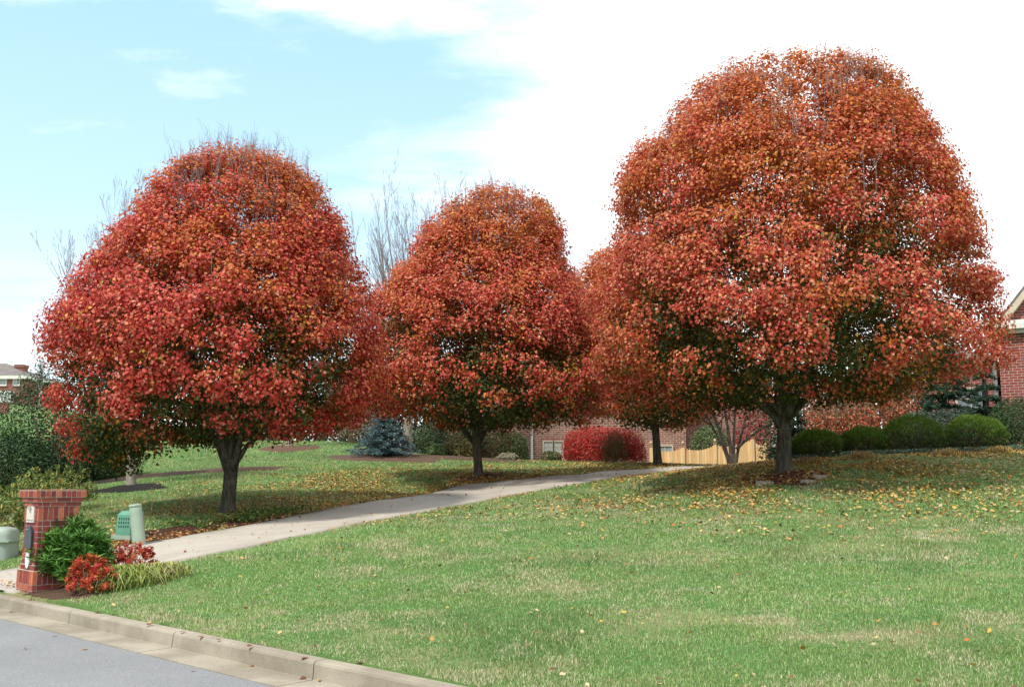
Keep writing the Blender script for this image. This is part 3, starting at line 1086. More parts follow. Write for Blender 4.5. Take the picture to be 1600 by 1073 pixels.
# reddish shrubs with many upright tan stems behind them
RS = [(0.50, 0.06, 0.04), (0.38, 0.08, 0.04), (0.52, 0.18, 0.07), (0.25, 0.07, 0.04), (0.34, 0.22, 0.10)]
for (px, w_, h_, lab) in ((1288, 70, 100, 'twiggy red leaved shrub behind the smallest round bush'),
                          (1345, 75, 100, 'red leaved upright shrub in the middle of the twiggy row'),
                          (1405, 75, 122, 'tallest twiggy red shrub, right end of the row, left of the evergreen')):
    Y = 29.5
    c = onground(P(px, 708, Y))
    r = shrub('crape_myrtle', lab, 'shrub', c, w_ / F * Y / 2, 0.7, h_ / F * Y, 2000, 0.075, RS, mat=M_matte, group='twiggy red shrubs behind round bushes', lump=0.45, stems=2, zmin=0.12, shell=0.3)
    st = MB()
    for i in range(150):
        a = rng.uniform(0, 6.28)
        f = rng.uniform(0, 1) ** 0.6
        e = np.array([math.cos(a) * w_ / F * Y / 2 * f * 0.95, math.sin(a) * 0.6 * f, h_ / F * Y * rng.uniform(0.7, 1.04)])
        st.tube([(e[0] * 0.35, e[1] * 0.3, -0.05), (e[0] * 0.6, e[1] * 0.6, e[2] * 0.5), e], [0.014, 0.009, 0.003], 4, cap=False)
    st.build('upright_stems', M_tan, r)


# evergreens (feathery boughs)
def conifer(name, label, c, R, h, tiers, cols, needle=0.10, per=1000, group=None, cat='tree', top=0.08, shape=1.0, droop=0.15):
    c = np.array(c, float)
    root = empty(name, c, label, cat, group)
    tr = MB()
    tr.tube([(0, 0, -0.1), (0, 0, h * 0.5), (0, 0, h * 0.97)], [0.05 * h ** 0.7, 0.035 * h ** 0.7, 0.01], 8)
    P_, T_, = [], []
    br = MB()
    for i in range(tiers):
        f = i / (tiers - 1)
        z = h * (0.05 + 0.92 * f)
        Rr = R * max(top, (1 - f ** shape)) * rng.uniform(0.88, 1.08)
        nb = int(6 + 9 * (1 - f))
        for j in range(nb):
            a = j * 6.283 / nb + rng.uniform(-0.3, 0.3) + i * 0.7
            L = Rr * rng.uniform(0.8, 1.08)
            s0 = np.array([0, 0, z])
            e = np.array([math.cos(a) * L, math.sin(a) * L, z + L * rng.uniform(-0.1, 0.25) - droop * L])
            mid = (s0 + e) / 2 + np.array([0, 0, L * 0.10])
            br.tube([s0, mid, e], [0.02, 0.013, 0.005], 4, cap=False)
            m_ = max(6, int(per * L / R / 12))
            t = rng.uniform(0.12, 1.0, m_)[:, None]
            q = (1 - t) ** 2 * s0 + 2 * t * (1 - t) * mid + t * t * e
            wd = 0.28 * L * (1.05 - t) + 0.05
            sidev = np.array([-math.sin(a), math.cos(a), 0])
            q = q + sidev * rng.normal(size=(m_, 1)) * wd * 0.5 + rng.normal(size=(m_, 3)) * 0.03
            dirn = unit(np.array([math.cos(a), math.sin(a), 0.15]) + sidev * rng.normal(size=(m_, 1)) * 0.7 + rng.normal(size=(m_, 3)) * 0.3)
            P_.append(q)
            T_.append(dirn)
    pos, td = np.concatenate(P_), np.concatenate(T_)
    nr = np.array([0, 0, 1.0]) + rng.normal(size=pos.shape) * 0.7
    tr.build('trunk', M_bark, root, True)
    br.build('branches', M_bark, root)
    leaf_mesh('foliage', pos, nr, needle * rng.uniform(0.7, 1.3, len(pos)), pick(cols, len(pos)), M_green, root, 0.3, 0.03, 0, tdir=td * 3)
    return root


for px, Y, R_, h_, lab in ((1262, 40, 2.0, 5.6, 'dark bushy evergreen glimpsed just right of the biggest trunk'), (1335, 42, 2.4, 5.8, 'dark bushy evergreen behind the middle of the twiggy red shrubs'),
                           (1380, 38, 1.8, 4.6, 'dark bushy evergreen in the gap between the two right twiggy red shrubs'), (1425, 41, 2.4, 5.8, 'dark bushy evergreen behind the tallest twiggy red shrub'), (1500, 37, 2.0, 4.6, 'dark bushy evergreen left of the right house wall, behind the others')):
    shrub('backdrop_evergreen', lab, 'tree', Gy(px, Y), R_, R_ * 0.8, h_, 6500, 0.14, [(0.025, 0.05, 0.022), (0.04, 0.075, 0.03), (0.055, 0.09, 0.03), (0.018, 0.035, 0.016)], stem_r=0.05, group='dark evergreens behind the right bed', lump=0.25, style='tree')
conifer('blue_spruce', 'low wide blue spruce on the far lawn beside pale trunk', onground(P(598, 716, 37.5)), 1.35, 2.3, 11,
        [(0.09, 0.15, 0.16), (0.13, 0.20, 0.21), (0.05, 0.09, 0.10), (0.17, 0.25, 0.26)], 0.10, 2600)
conifer('evergreen_tree', 'dark evergreen beneath the right edge of the biggest red crown, left of brick gable', onground(P(1478, 700, 30.5)), 2.0, 4.6, 15,
        [(0.03, 0.075, 0.04), (0.05, 0.11, 0.06), (0.02, 0.05, 0.03)], 0.13, 3000, droop=0.3)
conifer('evergreen_tree', 'small dark evergreen tucked between the fence end and the biggest tree trunk', onground(P(1240, 722, 29.5)), 0.85, 2.2, 9,
        [(0.035, 0.06, 0.03), (0.02, 0.045, 0.02)], 0.12, 1600)
conifer('evergreen_tree', 'dark evergreen against the corner of the right brick house', onground(P(1545, 700, 29.2)), 1.0, 3.3, 10,
        [(0.03, 0.075, 0.04), (0.05, 0.10, 0.06), (0.02, 0.05, 0.03)], 0.12, 1500, droop=0.25)

# dark hedge right edge
shrub('dark_hedge', 'dark leafy evergreen hedge at the right edge below the brick gable', 'hedge', onground(P(1605, 700, 28.4)), 1.3, 0.9, 1.45, 15000, 0.06,
      DG, aspect=0.5, lump=0.12)
for px, lab in ((1440, 'grey green rhododendron like shrub behind third round bush'), (1490, 'grey green shrub behind the gap between the two largest round bushes')):
    shrub('evergreen_shrub', lab, 'shrub', onground(P(px, 704, 28.6)), 0.85, 0.7, 1.25, 5000, 0.08, [(0.05, 0.09, 0.06), (0.08, 0.12, 0.08), (0.03, 0.06, 0.04), (0.13, 0.12, 0.08)], aspect=0.4)

# burning bush with a greenish twiggy shrub before it
bb = onground(P(944, 721, 39))
shrub('burning_bush', 'brilliant scarlet bush before the brick wall, behind the driveway', 'bush', bb, 1.68, 1.0, 1.42, 16000, 0.075,
      [(0.62, 0.035, 0.03), (0.54, 0.03, 0.027), (0.36, 0.025, 0.025), (0.64, 0.12, 0.08), (0.26, 0.06, 0.035)], mat=M_leaf, lump=0.14, boxy=2.5)
shrub('twiggy_shrub', 'brownish green twiggy shrub growing in front of the scarlet bush', 'shrub', onground(P(961, 722, 37.8)), 0.52, 0.42, 1.22, 2600, 0.05,
      [(0.13, 0.12, 0.03), (0.18, 0.10, 0.05), (0.09, 0.10, 0.03)], mat=M_matte, stems=40, stem_r=0.009)
shrub('round_shrub', 'pale green rounded shrub behind the wooden fence beside the brick corner', 'shrub', onground((Gy(1113, 43.4))), 1.05, 0.8, 2.25, 7000, 0.08,
      [(0.12, 0.18, 0.07), (0.18, 0.24, 0.10), (0.07, 0.11, 0.04)])
shrub('red_shrub', 'red leaved shrub behind fence, glimpsed between the fanned stems', 'shrub', onground(Gy(1190, 43.6)), 1.3, 1.0, 3.4, 5000, 0.10,
      [(0.34, 0.04, 0.04), (0.22, 0.025, 0.03), (0.45, 0.08, 0.06)], mat=M_leaf)

# row of shrubs before the house, left part
rw = [(668, 713, 41, 1.05, 1.25, [(0.05, 0.09, 0.03), (0.08, 0.13, 0.04), (0.04, 0.05, 0.03)], 'dark green shrub in the bed just right of the pale trunk'),
      (700, 712, 42.5, 1.3, 1.75, [(0.07, 0.13, 0.04), (0.10, 0.17, 0.05), (0.05, 0.08, 0.03)], 'tallest green shrub of the row before the house'),
      (716, 716, 40, 0.75, 0.85, [(0.13, 0.12, 0.03), (0.20, 0.12, 0.04), (0.09, 0.10, 0.03)], 'bronze tinged mound shrub in front of the tall green one'),
      (684, 716, 39.6, 0.45, 0.5, [(0.10, 0.16, 0.05), (0.14, 0.20, 0.07)], 'small light green plant at the foot of the shrub row'),
      (775, 716, 41, 0.8, 1.25, [(0.10, 0.11, 0.04), (0.08, 0.12, 0.03), (0.16, 0.07, 0.04)], 'reddish green shrub just right of the middle trunk'),
      (800, 717, 41.5, 0.75, 1.25, [(0.06, 0.10, 0.03), (0.09, 0.14, 0.04)], 'green shrub at the right end of the row near downspout'),
      (742, 716, 41.2, 0.7, 1.35, [(0.07, 0.12, 0.04), (0.10, 0.15, 0.05)], 'green shrub directly behind the middle trunk'),
      (793, 718, 39.4, 0.45, 0.30, [(0.22, 0.22, 0.13), (0.30, 0.27, 0.18)], 'low dry pale plant before the right end of the shrub row'),
      (862, 719, 40, 0.42, 0.42, [(0.12, 0.15, 0.06), (0.25, 0.17, 0.08), (0.07, 0.10, 0.04)], 'small weedy plant in front of the basement window')]
for px, py, Y, R_, h_, cs, lab in rw:
    shrub('foundation_shrub', lab, 'shrub', onground(P(px, py, Y)), R_, R_ * 0.8, h_, int(5200 * R_ + 500), 0.075, cs, group='shrubs planted before the house', lump=0.22)

# dark evergreens closing the view at the back left
for px, Y, R_, h_, lab in ((548, 50, 2.2, 4.6, 'dark bushy evergreen far behind, just left of the blue spruce'), (500, 53, 2.6, 4.8, 'dark bushy evergreen beyond the far lawn crest, behind the left crown edge'),
                           (410, 54, 2.8, 5.2, 'dark bushy evergreen beyond the far lawn, behind the left trunk'), (330, 54, 2.6, 5.0, 'dark bushy evergreen far left beyond the lawn crest'),
                           (645, 50, 2.3, 4.6, 'dark bushy evergreen behind the pale trunk and shrub row'), (585, 48, 1.9, 4.0, 'dark bushy evergreen directly behind the blue spruce')):
    shrub('backdrop_evergreen', lab, 'tree', Gy(px, Y), R_, R_ * 0.8, h_, 6500, 0.15, [(0.025, 0.05, 0.022), (0.04, 0.075, 0.03), (0.055, 0.09, 0.03), (0.018, 0.035, 0.016)], stem_r=0.05, group='dark evergreens beyond the lawn', lump=0.25, style='tree')
shrub('tan_leaved_tree', 'small tree with faded tan leaves behind the gap between left and middle trees', 'tree', Gy(548, 44), 0.95, 0.9, 4.2, 2600, 0.11,
      [(0.38, 0.27, 0.19), (0.45, 0.35, 0.26), (0.28, 0.18, 0.12)], mat=M_matte, stem_r=0.03, stems=24, lump=0.3)

# big dark holly mass on the left
hl = [((78, 762, 31), 1.95, 4.1, 'broad dark holly tree on the left, behind the brick pillar'),
      ((-5, 768, 30), 2.0, 2.0, 'dark holly at the left edge of the picture'),
      ((135, 757, 32), 1.7, 2.0, 'low dark holly beneath the left red crown')]
for (c_, R_, h_, lab) in hl:
    cc_ = onground(P(*c_))
    shrub('holly_tree', lab, 'tree', cc_, R_, R_ * 0.8, h_, int(17000 * R_ / 2), 0.085, [(0.018, 0.05, 0.014), (0.033, 0.075, 0.022), (0.05, 0.10, 0.032), (0.011, 0.03, 0.009)], lump=0.26, stem_r=0.03, group='dark hollies on the left', style='tree', lf=3.0)
# yellowing shrubs behind the pillar
ys = [((40, 822, 21), 1.0, 1.05, 'yellow green arching shrub directly behind the brick pillar'), ((98, 800, 23.5), 0.85, 1.15, 'thin yellowing shrub rising above the pillar cap'),
      ((-5, 828, 20.5), 0.75, 0.85, 'yellow green shrub behind the pale utility box'), ((60, 790, 25), 0.9, 1.05, 'sparse yellowing shrub in front of the dark holly')]
for (c_, R_, h_, lab) in ys:
    cc_ = onground(P(*c_))
    spiky('yellowing_shrub', lab, 'shrub', cc_, R_, R_ * 0.8, h_, 120, 12, 0.11, [(0.17, 0.22, 0.06), (0.34, 0.29, 0.07), (0.11, 0.17, 0.05), (0.42, 0.30, 0.06)], [3, 1.6, 4, 0.8], M_matte, 0.32, 'yellowing shrubs behind the pillar')

# ------------------------------------------------------------------ houses
M_brick_c = brick_mat('rust_brick', (0.33, 0.145, 0.10), (0.20, 0.095, 0.07), (0.58, 0.50, 0.41), 0.096, 0.27)
M_brick_r = brick_mat('red_brick', (0.30, 0.060, 0.045), (0.20, 0.045, 0.04), (0.52, 0.44, 0.38), 0.083, 0.235)
M_brick_f = brick_mat('far_brick', (0.26, 0.08, 0.055), (0.19, 0.06, 0.045), (0.30, 0.2, 0.16), 0.10, 0.26)


def windowpart(root, cx, y, z0, w_, h_, mframe, mpane, nx=2, nz=2, fr=0.07, sill=True):
    f = MB()
    f.box(cx - w_ / 2, cx - w_ / 2 + fr, y - 0.05, y + 0.04, z0, z0 + h_)
    f.box(cx + w_ / 2 - fr, cx + w_ / 2, y - 0.05, y + 0.04, z0, z0 + h_)
    f.box(cx - w_ / 2 + fr, cx + w_ / 2 - fr, y - 0.05, y + 0.04, z0, z0 + fr)
    f.box(cx - w_ / 2 + fr, cx + w_ / 2 - fr, y - 0.05, y + 0.04, z0 + h_ - fr, z0 + h_)
    for i in range(1, nx):
        xx = cx - w_ / 2 + w_ * i / nx
        f.box(xx - 0.014, xx + 0.014, y - 0.025, y + 0.02, z0 + fr, z0 + h_ - fr)
    for i in range(1, nz):
        z_ = z0 + h_ * i / nz
        f.box(cx - w_ / 2 + fr, cx + w_ / 2 - fr, y - 0.022, y + 0.02, z_ - 0.014, z_ + 0.014)
    wf = f.build('window', mframe, root)
    g_ = MB()
    g_.box(cx - w_ / 2 + fr, cx + w_ / 2 - fr, y - 0.008, y + 0.01, z0 + fr, z0 + h_ - fr)
    g_.build('pane', mpane, wf)
    if sill:
        s_ = MB()
        s_.box(cx - w_ / 2 - 0.06, cx + w_ / 2 + 0.06, y - 0.10, y + 0.05, z0 - 0.07, z0 - 0.003)
        s_.build('sill', mframe, wf)
    return wf


def hip_roof(x0, x1, y0, y1, z, h, ov=0.4, t=0.16):
    mb = MB()
    x0 -= ov; x1 += ov; y0 -= ov; y1 += ov
    hw = min(x1 - x0, y1 - y0) / 2
    if x1 - x0 > y1 - y0:
        r0, r1 = (x0 + hw, (y0 + y1) / 2, z + h), (x1 - hw, (y0 + y1) / 2, z + h)
    else:
        r0, r1 = ((x0 + x1) / 2, y0 + hw, z + h), ((x0 + x1) / 2, y1 - hw, z + h)
    v = [(x0, y0, z), (x1, y0, z), (x1, y1, z), (x0, y1, z), r0, r1]
    if x1 - x0 > y1 - y0:
        f = [(0, 1, 5, 4), (1, 2, 5), (2, 3, 4, 5), (3, 0, 4), (3, 2, 1, 0)]
    else:
        f = [(0, 1, 4), (1, 2, 5, 4), (2, 3, 5), (3, 0, 4, 5), (3, 2, 1, 0)]
    mb.add(v, f)
    return mb


# centre house (local origin at its left front base)
hx0, hx1 = P(806, 700, 44)[0], P(1072, 700, 44)[0]
hz = 1.7
hr = empty('brick_house', (hx0, 44, hz), 'brick house in the centre, seen below the crowns behind the scarlet bush', 'house', None)
W_ = hx1 - hx0
wl = MB()
wl.box(0, W_, 0, 9, 0, 6.2)
wl.build('wall', M_brick_c, hr)
wl = MB()
wl.box(-3.4, -0.003, 1.1, 8, 0, 5.4)
wl.build('left_wing', M_brick_c, hr)
wl = MB()
wl.box(W_ + 0.003, W_ + 4.4, 2.2, 8.6, 0, 5.0)
wl.build('right_wing', M_brick_c, hr)
hip_roof(0, W_, 0, 9, 6.2, 2.0).build('roof', M_shingle, hr)
hip_roof(-3.4, -0.45, 1.1, 8, 5.42, 1.3, 0.3).build('wing_roof', M_shingle, hr)
hip_roof(W_ + 0.45, W_ + 4.4, 2.2, 8.6, 5.02, 1.3, 0.3).build('wing_roof', M_shingle, hr)


def lx(px, Y=44.0):
    return P(px, 690, Y)[0] - hx0


def lz(py, Y=44.0):
    return P(900, py, Y)[2] - hz


ds = MB()
ds.tube([(lx(831), -0.08, 0.2), (lx(831), -0.08, 5.9)], 0.055, 4)
ds.tube([(lx(831), -0.08, 5.9), (lx(831), -0.3, 6.1)], 0.055, 4)
ds.build('downspout', M_white, hr)
windowpart(hr, lx(856.5), -0.05, lz(717), 0.50, lz(688) - lz(717), M_cream, M_pane_l, 2, 3, 0.06)
windowpart(hr, lx(872.5), -0.05, lz(717), 0.50, lz(688) - lz(717), M_cream, M_pane_l, 2, 3, 0.06)
windowpart(hr, lx(1042), -0.05, lz(656), 0.85, 1.5, M_cream, M_pane, 2, 4, 0.09)
windowpart(hr, lx(1038), -0.05, lz(716), 0.75, lz(695) - lz(716), M_cream, M_pane, 2, 1, 0.06)
windowpart(hr, lx(940), -0.05, lz(640), 0.95, 1.5, M_cream, M_pane, 2, 4, 0.09)
windowpart(hr, lx(860), -0.05, lz(635), 0.95, 1.5, M_cream, M_pane, 2, 4, 0.09)
lt = MB()
lt.box(lx(846), lx(884), -0.035, 0.02, lz(687.6), lz(684.2))
lt.build('lintel', M_brick_r, hr)

# right house with gable end
Y = 30.0
gx0 = P(1561, 560, Y)[0]
gz0 = 2.5
ez = P(1580, 512, Y)[2] - gz0
rr_ = empty('gabled_brick_house', (gx0, Y, gz0), 'red brick house at the right edge with a gable end and cornice return', 'house')
rr_.rotation_euler = (0, 0, math.radians(-30))
Wd = 7.6
rise = 1.25 * Wd / 2
w1 = MB()
w1.add([(0, 0, 0), (Wd, 0, 0), (Wd, 0, ez), (Wd / 2, 0, ez + rise), (0, 0, ez), (0, 10, 0), (Wd, 10, 0), (Wd, 10, ez), (Wd / 2, 10, ez + rise), (0, 10, ez)],
       [(0, 1, 2, 3, 4), (9, 8, 7, 6, 5), (0, 4, 9, 5), (1, 6, 7, 2)])
w1.build('wall', M_brick_r, rr_)
rf_ = MB()
sl_ = rise / (Wd / 2)
ov = 0.32
for sgn in (1, -1):
    xe = -ov if sgn == 1 else Wd + ov
    xm = Wd / 2
    zE = ez - ov * sl_
    for (dz0, dz1) in ((0.06, 0.16),):
        v = [(xe, -0.25, zE + dz0), (xm, -0.25, ez + rise + dz0), (xm, 10.25, ez + rise + dz0), (xe, 10.25, zE + dz0),
             (xe, -0.25, zE + dz1), (xm, -0.25, ez + rise + dz1), (xm, 10.25, ez + rise + dz1), (xe, 10.25, zE + dz1)]
        rf_.add(v, [(0, 1, 2, 3), (7, 6, 5, 4), (0, 4, 5, 1), (1, 5, 6, 2), (2, 6, 7, 3), (3, 7, 4, 0)])
rf_.build('roof', M_shingle, rr_)
rk = MB()
for sgn in (1, -1):
    xe = -ov if sgn == 1 else Wd + ov
    zE = ez - ov * sl_
    v = []
    for yy in (-0.24, -0.02):
        v += [(xe, yy, zE - 0.20), (Wd / 2, yy, ez + rise - 0.26), (Wd / 2, yy, ez + rise + 0.055), (xe, yy, zE + 0.055)]
    rk.add(v, [(0, 1, 2, 3), (7, 6, 5, 4), (3, 2, 6, 7), (0, 4, 5, 1), (0, 3, 7, 4)])
rk.build('rake_board', M_cream, rr_)
cr = MB()
cr.box(-0.34, 1.5, -0.30, -0.003, ez - 0.10, ez + 0.06)
cr.box(-0.30, 1.46, -0.22, -0.003, ez + 0.06, ez + 0.17)
cr.box(-0.28, 1.44, -0.16, -0.003, ez - 0.22, ez - 0.10)
cr.build('cornice_return', M_white, rr_)
ds = MB()
ds.tube([(-0.16, 0.15, 0.0), (-0.16, 0.15, ez - 0.3)], 0.06, 4)
ds.build('downspout', simple('grey_metal', (0.30, 0.31, 0.30), None, 0.5, 3, 0), rr_)
# a lower recessed wing with a glazed side, mostly behind leaves
w1 = MB()
w1.box(-3.0, -0.34, 4.0, 9, 0, ez - 0.5)
w1.build('side_wing', M_brick_r, rr_)
hip_roof(-3.0, -0.75, 4.0, 9, ez - 0.48, 0.7, 0.35).build('wing_roof', M_shingle, rr_)
windowpart(rr_, -1.2, 3.95, 0.8, 1.0, 1.6, M_cream, M_pane, 2, 4, 0.08)

# far house on the hill
Y = 112.0
fx1 = P(37, 600, Y)[0]
fz = P(20, 632, Y)[2] - 0.3
fr_ = empty('hilltop_house', (fx1, Y, fz), 'distant red brick house with grey hipped roof and chimney, far left', 'house')
eh = P(20, 592, Y)[2] - fz
w1 = MB()
w1.box(-14, 0, 0, 9, 0, eh)
w1.build('wall', M_brick_f, fr_)
hb = hip_roof(-14, 0, 0, 9, eh + 0.42, P(0, 563, Y)[2] - fz - eh - 0.2, 0.35)
hb.build('roof', simple('grey_roof', (0.13, 0.11, 0.10), (0.17, 0.145, 0.13), 0.9, 1.0, 0), fr_)
fa = MB()
fa.box(-14.3, 0.3, -0.32, 9.3, eh + 0.003, eh + 0.41)
fa.build('eave_board', M_white, fr_)
chm = MB()
cx_ = P(29.5, 575, Y + 3)[0] - fx1
chm.box(cx_ - 0.5, cx_ + 0.5, 3, 4.2, eh + 0.6, P(30, 567, Y)[2] - fz - 0.15)
chm.box(cx_ - 0.57, cx_ + 0.57, 2.93, 4.27, P(30, 567, Y)[2] - fz - 0.147, P(30, 566, Y)[2] - fz + 0.12)
chm.build('chimney', M_brick_f, fr_)
for px in (5, 26, -20):
    windowpart(fr_, P(px, 600, Y)[0] - fx1, -0.05, P(5, 602, Y)[2] - fz, 0.8, 0.75, M_white, M_pane, 2, 2, 0.06)
bw = MB()
bx0, bx1 = P(3, 620, Y)[0] - fx1, P(22.5, 620, Y)[0] - fx1
zb0, zb1 = P(5, 627, Y)[2] - fz, P(5, 614, Y)[2] - fz
for i in range(5):
    xx = bx0 + (bx1 - bx0) * i / 4
    bw.box(xx - 0.05, xx + 0.05, -0.9, -0.8, zb0, zb1)
bw.box(bx0, bx1, -0.92, -0.003, zb1, zb1 + 0.16)
bw.box(bx0, bx1, -0.92, -0.003, zb0 - 0.15, zb0)
bw.box(bx0, bx1, -0.89, -0.86, (zb0 + zb1) / 2 - 0.03, (zb0 + zb1) / 2 + 0.03)
bwo = bw.build('window_bay', M_white, fr_)
bg_ = MB()
bg_.box(bx0 + 0.05, bx1 - 0.05, -0.84, -0.004, zb0 + 0.003, zb1 - 0.003)
bg_.build('pane', M_pane, bwo)
# low brick garden wall on the hillside and a bare far tree
lw = MB((0, 0, 0))
c = onground(P(-8, 648, 84))
lwr = MB()
lwr.box(-3, 1.1, -0.2, 0.2, -0.3, 0.75)
lwr.box(-3.05, 1.15, -0.24, 0.24, 0.753, 0.85)
lo = lwr.build('garden_wall', M_brick_f)
lo.location = c
tag(lo, 'low brick garden wall on the far left hillside below the distant house', 'wall')
bare_tree(onground(P(62, 640, 100)), [(640, 50, 75), (580, 40, 85), (545, 52, 75)], 100, 0.16, 2.0, 'small distant leafless tree between the far house and the left red crown', 31, 0, 6)

# ------------------------------------------------------------------ wooden fence
m, k, b, o = pmat('fresh_timber', 0.75, 0.3)
a = k.n('ShaderNodeAttribute', attribute_name='Col').outputs[0]
g = k.n('ShaderNodeTexCoord').outputs['Object']
nz = k.noise(k.n('ShaderNodeMapping', {0: g, 3: (30, 30, 2)}).outputs[0], 1.0, 5, 0.6)
k.t.links.new(k.mix(k.ss(nz, 0.3, 0.7), a, k.mix(1.0, a, (0.86, 0.78, 0.68), 'MULTIPLY')), b.inputs['Base Color'])
M_wood = m
YF = 41.4
fposts = [(1017, 697), (1067, 697), (1117, 693), (1176, 684), (1197, 690)]
fz0 = 1.8
fo = P(1017, 725, YF)
fo[2] = fz0
fen = empty('picket_fence', fo, 'new tan wooden picket fence with scalloped top beyond the driveway', 'fence')
pc = MB()
for (a0, a1) in zip(fposts[:-1], fposts[1:]):
    xa, xb = P(a0[0], 700, YF)[0], P(a1[0], 700, YF)[0]
    za, zb = P(a0[0], a0[1] + 2, YF)[2], P(a1[0], a1[1] + 2, YF)[2]
    n = max(3, int((xb - xa) / 0.105))
    for i in range(n):
        t = (i + 0.5) / n
        x = xa + (xb - xa) * t
        dip = 0.16 * 4 * t * (1 - t)
        top_ = za * (1 - t) + zb * t - dip
        cc_ = np.array((0.88, 0.62, 0.33)) * random.uniform(0.78, 1.12) * (np.array((1.0, 0.85, 0.75)) if random.random() < 0.25 else 1)
        hw = 0.0515
        y0_ = YF + random.uniform(-0.006, 0.006)
        pc.add([(x - hw, y0_, fz0 - 0.3), (x + hw, y0_, fz0 - 0.3), (x + hw, y0_, top_ - 0.03), (x, y0_, top_ + 0.02), (x - hw, y0_, top_ - 0.03)] +
               [(x - hw, y0_ + 0.02, fz0 - 0.3), (x + hw, y0_ + 0.02, fz0 - 0.3), (x + hw, y0_ + 0.02, top_ - 0.03), (x, y0_ + 0.02, top_ + 0.02), (x - hw, y0_ + 0.02, top_ - 0.03)],
               [(0, 1, 2, 3, 4), (9, 8, 7, 6, 5), (0, 4, 9, 5), (1, 6, 7, 2), (4, 3, 8, 9), (3, 2, 7, 8)], cc_)
pc.org = fo
pc.build('picket_panel', M_wood, fen)
for z_ in (0.35, 1.0):
    rl_ = MB(fo)
    rl_.box(P(1017, 700, YF)[0], P(1197, 700, YF)[0], YF + 0.03, YF + 0.07, fz0 + z_, fz0 + z_ + 0.09, (0.42, 0.27, 0.14))
    rl_.build('rail', M_wood, fen)
for (px, py) in fposts:
    x = P(px, 700, YF)[0]
    zt = P(px, py, YF)[2]
    pm_ = MB(fo)
    pm_.box(x - 0.055, x + 0.055, YF - 0.09, YF + 0.028, fz0 - 0.3, zt, (0.82, 0.58, 0.33))
    pm_.box(x - 0.08, x + 0.08, YF - 0.115, YF + 0.053, zt + 0.002, zt + 0.03, (0.52, 0.36, 0.2))
    po = pm_.build('post', M_wood, fen)
    fi = MB(fo)
    zz_ = np.array([0, 0.03, 0.06, 0.10, 0.14, 0.17, 0.19])
    fi.tube([(x, YF - 0.03, zt + 0.032 + q_) for q_ in zz_], [0.03, 0.025, 0.055, 0.068, 0.055, 0.03, 0.005], 10, (0.55, 0.40, 0.25))
    fi.build('finial', M_wood, po, True)

# ------------------------------------------------------------------ brick mailbox pillar
K0 = road_hit(49, 933, 0.155)
hB = 0.32
ang = math.atan2(T2[1], T2[0]) - math.radians(2)
Rz = np.array([[math.cos(ang), -math.sin(ang), 0], [math.sin(ang), math.cos(ang), 0], [0, 0, 1]])
# local +x = along the kerb towards the camera side, local -y = towards the street
pc_ = K0[:3] + Rz @ np.array([-hB * 0.9, hB * 0.9, 0])
pc_[2] = 0.09
pil = empty('mailbox_pillar', pc_, 'red brick mailbox pillar with flared cap beside the kerb, bottom left', 'mailbox')
pil.rotation_euler = (0, 0, ang)
pil.scale = (0.90, 0.90, 0.93)
RB = [(0.30, 0.055, 0.04), (0.24, 0.045, 0.035), (0.36, 0.085, 0.05), (0.19, 0.04, 0.035)]
OB = [(0.52, 0.155, 0.07), (0.46, 0.12, 0.06)]
bk, mo_ = MB(), MB()


def course(h, z0, z1, length, offset=0.0, orange=0.12, gap=0.011, corner_orange=False):
    mo_.box(-h + 0.007, h - 0.007, -h + 0.007, h - 0.007, z0 - 0.0005, z1 + 0.0005, (0.60, 0.54, 0.47))
    D = 0.055
    for side in range(4):
        a = side * math.pi / 2
        R = [[math.cos(a), -math.sin(a), 0], [math.sin(a), math.cos(a), 0], [0, 0, 1]]
        # bricks along local x on the face y=-h ; each side owns its right corner
        x = -h + D + gap
        xs = []
        first = length * (0.5 if offset else 1.0)
        cur = x
        L = first
        while cur < h - 1e-4:
            e = min(cur + L, h)
            if h - e < length * 0.3:
                e = h
            xs.append((cur, e))
            cur = e + gap
            L = length
        for i_, (a0, a1) in enumerate(xs):
            c_ = random.choice(OB if (random.random() < orange or (corner_orange and i_ == len(xs) - 1)) else RB)
            c_ = np.array(c_) * random.uniform(0.85, 1.15)
            j = random.uniform(-0.0015, 0.0015)
            bk.box(a0, a1, -h + j, -h + D, z0 + gap / 2, z1 - gap / 2, c_, R)


z = 0.0
plan = [(0.32, 0.077, 0.20, 0), (0.32, 0.077, 0.20, 1), (0.32, 0.077, 0.20, 0), (0.322, 0.19, 0.062, 0), (0.30, 0.074, 0.20, 1)]
plan += [(0.278, 0.0765, 0.20, i % 2) for i in range(8)]
plan += [(0.283, 0.195, 0.062, 0), (0.305, 0.062, 0.20, 1), (0.328, 0.062, 0.20, 0), (0.357, 0.098, 0.062, 0)]
for (h, dz, L, of) in plan:
    course(h, z, z + dz, L, of, 0.05 if L > 0.1 else 0.10, corner_orange=L < 0.1)
    z += dz
PT = z
mo_.box(-0.353, 0.353, -0.353, 0.353, PT + 0.0015, PT + 0.012, (0.40, 0.2, 0.14))
M_pbrick = vc_mat('pillar_brick', 0.85, 22, 0.3)
bk.build('bricks', M_pbrick, pil)
mo_.build('mortar', M_pbrick, pil)


def plate(name, pts2, y0, y1, mat, parent):
    mb = MB()
    n = len(pts2)
    v = [(x, y0, z_) for x, z_ in pts2] + [(x, y1, z_) for x, z_ in pts2]
    mb.add(v, [tuple(range(n)), tuple(range(n, 2 * n))[::-1]] + [(i, i + n, (i + 1) % n + n, (i + 1) % n) for i in range(n)])
    return mb.build(name, mat, parent)


